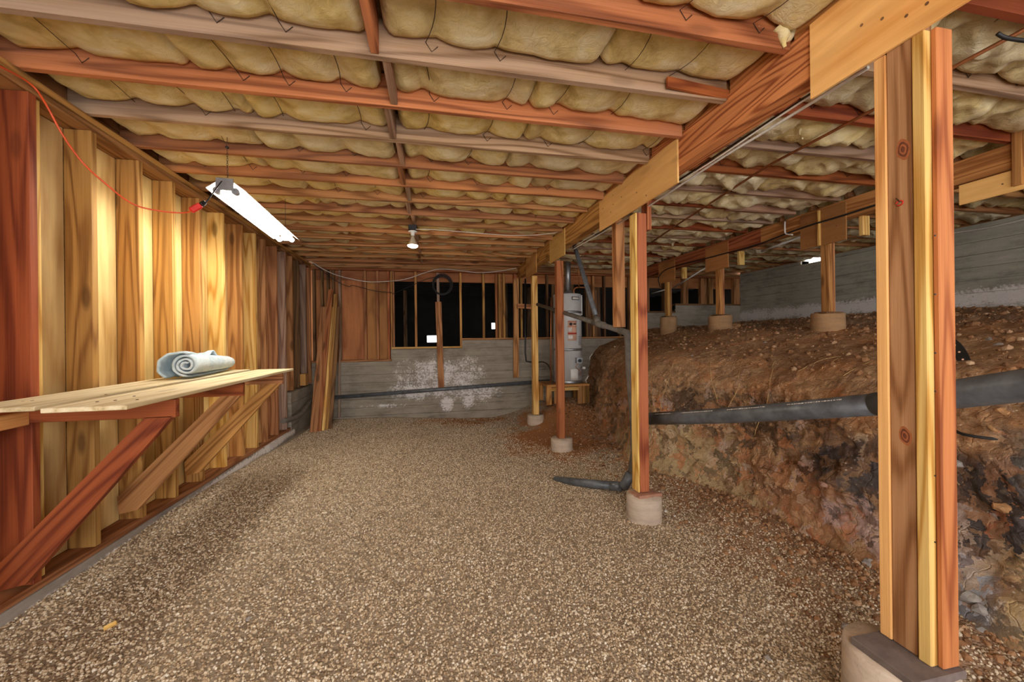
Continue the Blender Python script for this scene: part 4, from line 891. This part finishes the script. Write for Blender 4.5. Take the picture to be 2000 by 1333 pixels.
# ------------------------------------------------------------------ water heater on its stand
hx, hy = 2.41, 6.72; hz = .50; hr = .262
st = thing('heater_stand', (hx, hy, .12), 'low timber stand with open front under the water heater', 'stand')
gz = float(fz(hx, hy)) - .02
board('top_board', fir_orange, (hx - .50, hy - .0, hz - .025), (hx + .30, hy - .0, hz - .025), .62, .04, st, side=(0, 1, 0))
for x_ in (hx - .46, hx + .25):
    for y_ in (hy - .27, hy + .27): board('leg', fir_orange, (x_, y_, gz), (x_, y_, hz - .045), .09, .06, st, side=(1, 0, 0))
board('leg', fir_brown, (hx + .12, hy - .28, gz), (hx + .12, hy - .28, hz - .045), .08, .04, st, side=(1, 0, 0))
board('side_panel', fir_orange, (hx + .235, hy - .29, gz), (hx + .235, hy - .29, hz - .045), .13, .02, st, side=(1, 0, 0))
board('front_rail', fir_yellow, (hx - .42, hy - .29, hz - .085), (hx + .1, hy - .29, hz - .085), .06, .03, st)
board('side_panel', fir_brown, (hx - .28, hy - .2, gz), (hx - .28, hy - .2, hz - .06), .12, .02, st, side=(1, 0, 0))
wh = thing('water_heater', (hx, hy, hz), 'tall grey cylindrical gas water heater on a timber stand', 'water heater')
H_ = 1.64
MB().lathe([(0, 0), (hr, 0), (hr, H_ - .02), (hr - .012, H_), (.0, H_ + .012)], (hx, hy, hz + .0), 48).build('tank', tank_m, wh, loc=(hx, hy, hz))
MB().lathe([(hr + .003, .0), (hr + .006, .01), (hr + .006, .045), (hr + .002, .05)], (hx, hy, hz), 48).build('base_ring', steel, wh)
for z_ in (.615, 1.30): MB().lathe([(hr + .002, z_ - .022), (hr + .007, z_ - .02), (hr + .007, z_ + .02), (hr + .002, z_ + .022)], (hx, hy, hz), 48).build('strap', steel, wh)
def on_tank(a0, a1, z0, z1, mat, name, d=.003, par=None):
    n = 8; V = []
    for k in range(n + 1):
        a = a0 + (a1 - a0) * k / n
        for z_ in (z0, z1): V.append((hx + (hr + d) * sin(a), hy - (hr + d) * cos(a), hz + z_))
    nn = len(V)
    for k in range(n + 1):
        a = a0 + (a1 - a0) * k / n
        for z_ in (z0, z1): V.append((hx + (hr - .004) * sin(a), hy - (hr - .004) * cos(a), hz + z_))
    Fc = [(2*k, 2*k+2, 2*k+3, 2*k+1) for k in range(n)] + [(nn+2*k+1, nn+2*k+3, nn+2*k+2, nn+2*k) for k in range(n)] + [(0, 1, nn+1, nn), (2*n, nn+2*n, nn+2*n+1, 2*n+1)] + \
         [(2*k+1, 2*k+3, nn+2*k+3, nn+2*k+1) for k in range(n)] + [(2*k, nn+2*k, nn+2*k+2, 2*k+2) for k in range(n)]
    m = MB(); m.add(V, Fc, True); return m.build(name, mat, par or wh)
wl_ = on_tank(-.32, .32, .78, 1.14, tag_peach, 'warning_label'); on_tank(-.32, .32, .895, .925, tag_red, 'label_band', .005, wl_); on_tank(-.32, .32, 1.03, 1.036, tag_red, 'label_rule', .005, wl_); on_tank(-.32, .32, 1.125, 1.131, tag_red, 'label_rule', .005, wl_)
on_tank(-.30, -.02, .945, 1.02, tag_white, 'label_text', .005, wl_); on_tank(-.30, .02, .80, .88, tag_white, 'label_text', .005, wl_)
on_tank(.05, .28, 1.07, 1.09, blackpl, 'label_symbol', .006, wl_); on_tank(-.2, -.02, 1.055, 1.105, blackpl, 'label_symbol', .006, wl_)
np_ = on_tank(-.02, .62, 1.52, 1.58, blackpl, 'name_plate', .004); on_tank(.04, .56, 1.532, 1.568, tag_white, 'name_plate_face', .006, np_)
for zz in (.70, .73, .76, .79, .82, .85): on_tank(.5, .95, zz, zz + .006, blackpl, 'printed_line', .002)
on_tank(-.15, .42, .06, .26, white_en, 'burner_cover', .012)
# gas valve
vx, vy, vz = hx + .10, hy - hr - .05, hz + .42
mb = MB(); mb.box((vx - .05, vy - .03, vz - .045), (vx + .05, vy + .06, vz + .05)); gv = mb.build('gas_valve', steel, wh)
MB().tube([(vx, vy - .06, vz), (vx, vy - .02, vz)], .03, 14).build('valve_knob', blackpl, gv)
MB().tube(smoothpath([(vx - .02, vy, vz - .04), (vx - .06, vy, vz - .12), (vx + .01, vy - .01, vz - .18), (vx + .03, vy + .01, vz - .26)]), .005, 6).build('pilot_tube', copper, wh)
MB().tube(smoothpath([(vx + .03, vy, vz - .04), (vx + .07, vy, vz - .12), (vx + .02, vy, vz - .2), (vx + .0, vy + .02, vz - .28)]), .005, 6).build('pilot_tube', steel, wh)
MB().tube([(vx + .11, hy - hr - .03, hz + .28), (vx + .11, hy - hr + .03, hz + .28)], .022, 12).build('drain_valve', white_en, wh)
MB().tube([(hx + .02, hy, hz + H_), (hx + .02, hy, 2.94)], .055, 18).build('flue_pipe', steel, wh)
MB().lathe([(.11, H_ + .01), (.11, H_ + .03), (.06, H_ + .08)], (hx + .02, hy, hz), 20).build('draft_hood', steel, wh)
MB().tube(smoothpath([(hx + .11, hy - .08, hz + H_), (hx + .11, hy - .08, hz + H_ + .09), (hx + .18, hy - .08, hz + H_ + .13), (hx + .34, hy - .08, hz + H_ + .13)]), .014, 8).build('water_pipe', copper, wh)
MB().tube([(hx + .20, hy - .1, hz + H_ + .12), (hx + .20, hy - .1, 2.9)], .013, 8).build('water_pipe', copper, wh)
MB().tube([(hx + .24, hy - .12, 1.75), (hx + .24, hy - .12, 2.12)], .013, 8).build('relief_pipe', white_en, wh)
cpx = [P(1076, y_, Y=6.5) for y_ in (582, 650, 745)]
o = thing('copper_riser', cpx[2], 'thin copper pipe rising left of the water heater', 'pipe')
MB().tube(cpx, .012, 8).build('pipe_run', copper, o)
gp = [P(px, py, Y=6.9) for px, py in ((1026, 545), (1026, 690), (1028, 706), (1040, 708), (1052, 708))]
o = thing('gas_pipe', gp[0], 'black gas pipe dropping behind the yellow post and turning to the heater', 'pipe')
MB().tube(gp, .016, 10).build('pipe_run', blackpl, o)
fl = [P(1052, 708, Y=6.85), P(1062, 708, Y=6.7), P(1072, 716, Y=6.55), P(1078, 735, Y=6.5), P(1079, 758, Y=6.5)]
MB().tube(smoothpath(fl), .012, 8).build('flexible_hose', wire_m, o)

# ------------------------------------------------------------------ drain pipes
dp = thing('drain_pipe', (1.94, 3.16, .58), 'large black plastic drain pipe crossing in front of the earth bank', 'pipe')
a = Vector((1.955, 3.20, .575)); b = Vector((2.235, 1.54, .985)); c = Vector((2.16, .92, 1.18)); 
dr = .057
MB().tube([a, a.lerp(b, .25) + Vector((0,0,-.008)), a.lerp(b, .5) + Vector((0,0,-.012)), a.lerp(b, .75) + Vector((0,0,-.008)), b], dr, 28).build('pipe_run', abs_pipe, dp)
MB().tube([b, b.lerp(c, .5), c, c + (c - b) * .6], dr + .004, 28).build('pipe_run', abs_pipe, dp)
MB().tube([b.lerp(c, .28), b.lerp(c, .42)], dr + .012, 28).build('coupling', abs_pipe, dp)
# printed line along the pipe: small separate dashes (illegible in the photograph)
dirv = (b - a).normalized(); upn = (Vector((0, 0, 1)) - dirv * dirv.z).normalized(); sdn = upn.cross(dirv)
if sdn.x > 0: sdn = -sdn
ms = MB(); L_ = (b - a).length; s = .12; random.seed(21)
while s < L_ - .03:
    if (s % .43) < .30:
        ln = random.uniform(.006, .018); th = radians(48); sag = -.012 * sin(pi * s / L_)
        nn = sdn * cos(th) + upn * sin(th); tt = nn.cross(dirv); p = a + dirv * s + nn * (dr + .0006) + Vector((0, 0, sag))
        h_ = random.uniform(.002, .0045)
        ms.add([p - tt*h_, p + dirv*ln - tt*h_, p + dirv*ln + tt*h_, p + tt*h_, p - tt*h_ - nn*.001, p + dirv*ln - tt*h_ - nn*.001, p + dirv*ln + tt*h_ - nn*.001, p + tt*h_ - nn*.001], [(0,1,2,3),(7,6,5,4),(0,4,5,1),(2,6,7,3)])
        s += ln + random.uniform(.002, .006)
    else: s += .02
tag(ms.build('printed_line', tag_white, dp), kind='stuff')
vp = thing('vent_stack', (1.85, 3.65, 1.4), 'dusty grey drain pipes joining at an elbow above the earth bank', 'pipe')
e0 = Vector((1.915, 3.50, 1.395)); far_ = P(1050, 595, Y=6.3)
wy = P(1188, 633, Y=e0.y + (far_.y - e0.y) * .32)
MB().tube(smoothpath([(1.915, 3.44, .50), (1.885, 3.45, .95), (1.872, 3.46, 1.34), (1.868, 3.50, 1.39), (1.86, 3.60, 1.41)]), .034, 16).build('down_pipe', grey_pipe, vp)
pa = Vector((1.86, 3.58, 1.408)); MB().tube([pa, pa.lerp(far_, .5), far_], .029, 16).build('branch_pipe', grey_pipe, vp)
k_ = pa.lerp(far_, .18); tp = P(1125, 490, Y=5.0)
MB().tube([k_, tp, tp + (tp - k_) * .12], .029, 16).build('diagonal_vent', abs_pipe, vp)
MB().tube([pa.lerp(far_, .13), pa.lerp(far_, .22)], .038, 16).build('wye_fitting', grey_pipe, vp); MB().tube([k_, k_.lerp(tp, .08)], .037, 16).build('wye_fitting', grey_pipe, vp)
MB().tube([(1.911, 3.44, .56), (1.915, 3.44, .50), (1.91, 3.42, .2), (1.86, 3.40, -.02)], .036, 16).build('down_pipe', grey_pipe, vp)
lp = thing('ground_pipe', (1.3, 3.8, -.2), 'black drain pipe half buried in gravel beside the second post', 'pipe')
g0 = P(1215, 951, Z=-.175); g1 = P(1150, 945, Z=-.195); g2 = P(1085, 938, Z=-.27)
MB().tube([(1.86, 3.40, .0), (1.80, 3.42, -.12), g0 + Vector((.03, 0, .01)), g0], .048, 18).build('elbow', abs_pipe, lp)
MB().tube([g0, g1, g2], .042, 18).build('pipe_run', abs_pipe, lp); MB().tube([g0.lerp(g1, .35), g0.lerp(g1, .0)], .047, 18).build('coupling', abs_pipe, lp)
bw = thing('wall_drain_pipe', (0, 7.38, .35), 'long black drain pipe running low across the back concrete wall', 'pipe')
q0, q1 = P(640, 778, Y=7.37), P(1078, 744, Y=7.37)
MB().tube([q0, q0.lerp(q1, .5), q1], .036, 16).build('pipe_run', abs_pipe, bw)
q2 = P(606, 785, X=-2.1); q3 = P(585, 812, X=-2.08); q4 = P(553, 823, X=-2.14)
MB().tube(smoothpath([q0 + Vector((0, 0, 0)), (-2.05, 7.25, .27), q2, q3, q4]), .036, 14).build('corner_run', grey_pipe, bw)
for t in (.02, .55):
    q = q0.lerp(q1, t); MB().tube([(q.x, 7.325, q.z), (q.x, 7.33, q.z + .04), (q.x, 7.45, q.z + .05)], .004, 5).build('hanger', wire_m, bw)

# ------------------------------------------------------------------ boards leaning in the corner
random.seed(3)
lean = [((1.0, 612, 838), 634, 600, fir_brown, .11, 'widest brown board at the left of the leaning stack'), ((.9, 622, 840), 646, 566, fir_red, .08, 'tall reddish board second from the left in the leaning stack'),
        ((0, 631, 838), 650, 600, fir_yellow, .04, 'thin pale yellow board in the middle of the leaning stack'), ((0, 637, 836), 656, 575, fir_orange, .06, 'orange board right of the pale one in the leaning stack'),
        ((0, 644, 830), 662, 600, fir_dark, .07, 'dark board at the right of the leaning stack'), ((0, 618, 836), 628, 660, fir_brown, .05, 'short brown board behind the left of the leaning stack')]
for i, ((_, bx_, by_), tx, ty, m_, w_, lab) in enumerate(lean):
    Yb = 6.52 + .045 * i; 
    a = P(bx_, by_, Y=Yb); a.z = float(fz(a.x, a.y)) + .0; b = P(tx, ty, Y=7.12 + .035 * i)
    o = board('leaning_board', m_, a, b, w_, .025, None, side=(1, 0, 0)); tag(o, lab, 'board', 'boards leaning in the far left corner')
# hanging timber with the coil of cable
ht = thing('wall_prop', (0, 7.38, .4), 'narrow timber prop standing against the back wall between the openings', 'post')
a = P(862, 758, Y=7.40); b = P(856, 590, Y=7.40); c = P(855, 533, Y=7.40)
board('timber', fir_brown, a, b, .115, .03, ht, side=(1, 0, 0)); board('timber', fir_dusty, b, c, .05, .03, ht, side=(1, 0, 0))
ht2 = thing('wall_prop', (1.7, 7.3, .4), 'timber prop against the back wall left of the yellow post', 'post')
a = P(1008, 738, Y=7.38); b = P(1008, 545, Y=7.38); board('timber', fir_brown, a, b, .11, .04, ht2, side=(1, 0, 0))
a = P(1010, 598, Y=7.25); b = P(1050, 600, Y=7.25); board('cross_block', fir_brown, a, b, .09, .05, ht2)
a = P(663, 815, Y=7.40); b = P(663, 700, Y=7.40); o = board('wall_strip', fir_dusty, a, b, .03, .03, None, side=(1, 0, 0)); tag(o, 'thin vertical wood strip on the concrete right of the leaning boards', 'strip')
cc = P(863, 558, Y=7.34); coil = thing('cable_coil', cc, 'coil of black cable hanging on the prop at the back wall', 'cable')
random.seed(5)
for k in range(4):
    r = .165 + .012 * k; e = random.uniform(-.015, .015)
    MB().tube([cc + Vector((r*.95*cos(t) + e, -.012*k + .01*sin(3*t), r*sin(t) + e)) for t in [i*2*pi/28 for i in range(29)]], .008, 6, False).build('loop', black_rub, coil, loc=cc)
MB().tube(smoothpath([cc + Vector((0, 0, .17)), P(835, 545, Y=7.34), P(800, 560, Y=7.36), P(766, 575, Y=7.38)]), .006, 6).build('tail', black_rub, coil)

# cables
def cable(name, label, pts, r, mat, k=6):
    o = thing(name, pts[0], label, 'cable'); MB().tube(smoothpath(pts, k), r, 6).build('cable_run', mat, o); return o
cable('white_cable', 'white cable draped across the top of the back wall', [P(606, 511, Y=7.2), P(650, 535, Y=7.3), P(700, 548, Y=7.35), P(735, 551, Y=7.35), P(790, 546, Y=7.35), P(830, 533, Y=7.35), P(860, 526, Y=7.33), P(900, 529, Y=7.35), P(935, 533, Y=7.35), P(975, 530, Y=7.3), P(1008, 524, Y=7.2)], .007, white_cab)
cable('black_cable', 'thin black cable sagging below the white one at the back wall', [P(612, 515, Y=7.2), P(650, 545, Y=7.3), P(680, 560, Y=7.34), P(690, 558, Y=7.34), P(730, 568, Y=7.36), P(765, 572, Y=7.38)], .006, black_rub)
bc = lambda y, dx, dz: Vector((beam_x(y) + dx, y, 2.555 + dz))
cable('white_cable', 'upper white cable clipped under the main beam', [bc(1.3, .12, -.008), bc(1.8, .125, -.012), bc(2.3, .12, -.03), bc(3.3, .125, -.015), bc(4.7, .12, -.015)], .005, white_cab)
cable('grey_cable', 'thicker pale grey cable below the white one under the main beam', [bc(1.3, .13, -.04), bc(1.8, .15, -.03), bc(2.2, .155, -.025), bc(2.95, .17, -.04), bc(3.25, .15, -.05), bc(3.9, .14, -.045), bc(4.8, .13, -.035)], .008, white_cab)
cable('black_cable', 'black cable stapled along the second beam, ending in a loop', [P(1715, 399, X=4.15), P(1650, 420, X=4.13), P(1565, 446, X=4.13), P(1480, 478, X=4.13), P(1425, 493, X=4.15), P(1379, 505, X=4.13), P(1320, 520, X=4.15), P(1296, 530, X=4.12), P(1286, 545, X=4.1), P(1290, 562, X=4.12)], .009, black_rub)
cable('black_cable', 'short black cable end hanging below the joists at the upper right', [P(1948, 65, Z=2.62), P(1965, 74, Z=2.60), P(2005, 80, Z=2.60)], .008, black_rub)
cn = thing('white_conduit', (4.5, 4, 2.45), 'white plastic conduit running along behind the second beam', 'pipe')
MB().tube([P(1488, 491, X=4.55), P(1565, 462, X=4.55)], .016, 10).build('pipe_run', white_en, cn); MB().tube([P(1315, 563, X=4.6), P(1380, 522, X=4.6)], .014, 8).build('pipe_run', white_en, cn)
MB().tube([P(1272, 574, X=4.7), P(1300, 566, X=4.7)], .012, 8).build('pipe_run', white_en, cn)
hkq = thing('white_pipe_hook', P(1533, 434, X=4.12), 'small bent white pipe hanging off the second beam', 'pipe')
MB().tube(smoothpath([P(1533, 433, X=4.12), P(1533, 450, X=4.12), P(1535, 457, X=4.12), P(1548, 459, X=4.12)], 4), .008, 8).build('pipe_run', white_en, hkq)
cable('grey_cable', 'pale grey cable fixed along the top of the right concrete wall', [P(2010, 426, X=6.84), P(1930, 445, X=6.84), P(1852, 457, X=6.84)], .012, white_cab)

# perforated strap, stake, bits on the ground
sp_ = thing('perforated_strap', P(1852, 664, X=3.0), 'black perforated strap curling out behind the nearest post', 'strap')
c0 = [P(1846, 660, X=3.0), P(1862, 672, X=2.97), P(1874, 688, X=2.94), P(1882, 705, X=2.9)]; c0 = smoothpath(c0, 5)
V = []; 
for p in c0: V += [p + Vector((0, .028, -.004)), p + Vector((0, -.028, .004)), p + Vector((.004, .028, -.002)), p + Vector((.004, -.028, .006))]
Fc = [(i*4, i*4+1, i*4+5, i*4+4) for i in range(len(c0)-1)] + [(i*4+2, i*4+6, i*4+7, i*4+3) for i in range(len(c0)-1)] + [(i*4, i*4+4, i*4+6, i*4+2) for i in range(len(c0)-1)] + [(i*4+1, i*4+3, i*4+7, i*4+5) for i in range(len(c0)-1)]
meshobj('strap_band', V, Fc, black_rub, sp_, M=Matrix.Identity(4))
for p in c0[2::4]: MB().tube([p + Vector((-.003, 0, 0)), p + Vector((.001, 0, 0))], .005, 8).build('hole', tag_peach, sp_)
q = ray_bank(1862, 832)
if q:
    o = MB().tube(smoothpath([q + Vector((0, .02, 0)), q + Vector((-.09, -.08, -.01)), q + Vector((-.05, -.19, -.012))], 5), [.008]*10 + [.003], 6).build('black_tie', black_rub, loc=q); tag(o, 'thin black tie sticking out of the bank below the drain pipe', 'tie')
def scrap(name, px, py, r, mat, label, flat=.5):
    q = P(px, py, Z=-.05); 
    for _ in range(6): q = P(px, py, Z=float(fz(q.x, q.y)))
    me = rock_mesh(r, random.random() * 9, 1); me.materials.append(mat)
    o = link(bpy.data.objects.new(name, me), Matrix.Translation(q + Vector((0, 0, r * .35))) @ Matrix.Rotation(random.uniform(0, 3), 4, 'Z')); tag(o, label, 'stone')
scrap('stone', 1657, 1232, .035, rock_grey, 'pale stone on the gravel just left of the nearest post')
scrap('stone', 1500, 1290, .022, rock_grey, 'grey stone at the bottom edge, left of the nearest pier')
scrap('stone', 1380, 942, .03, rock_tan, 'tan stone at the foot of the bank behind the second pier')
scrap('stone', 1300, 1000, .02, tag_white, 'white lump of mortar beside the second pier')
scrap('stone', 1318, 1010, .015, tag_white, 'small white mortar crumb right of the second pier')
scrap('stone', 485, 1212, .016, rock_grey, 'flat pale chip lying on the gravel left of centre')
q = P(213, 1232, Z=0.0); o = board('wood_chip', fir_yellow, (q.x - .022, q.y, float(fz(q.x, q.y)) + .016), (q.x + .01, q.y + .03, float(fz(q.x, q.y)) + .02), .022, .008, None); tag(o, 'small orange wood chip on the shaded gravel under the shelf', 'wood chip')
q = P(1437, 632, X=4.55); me = rock_mesh(.085, 3.3); me.materials.append(rock_tan)
o = link(bpy.data.objects.new('boulder', me), Matrix.Translation((q.x, q.y, bank_z(q.x, q.y) + .03))); tag(o, 'orange tan rock on the bank right of the middle pier', 'rock')
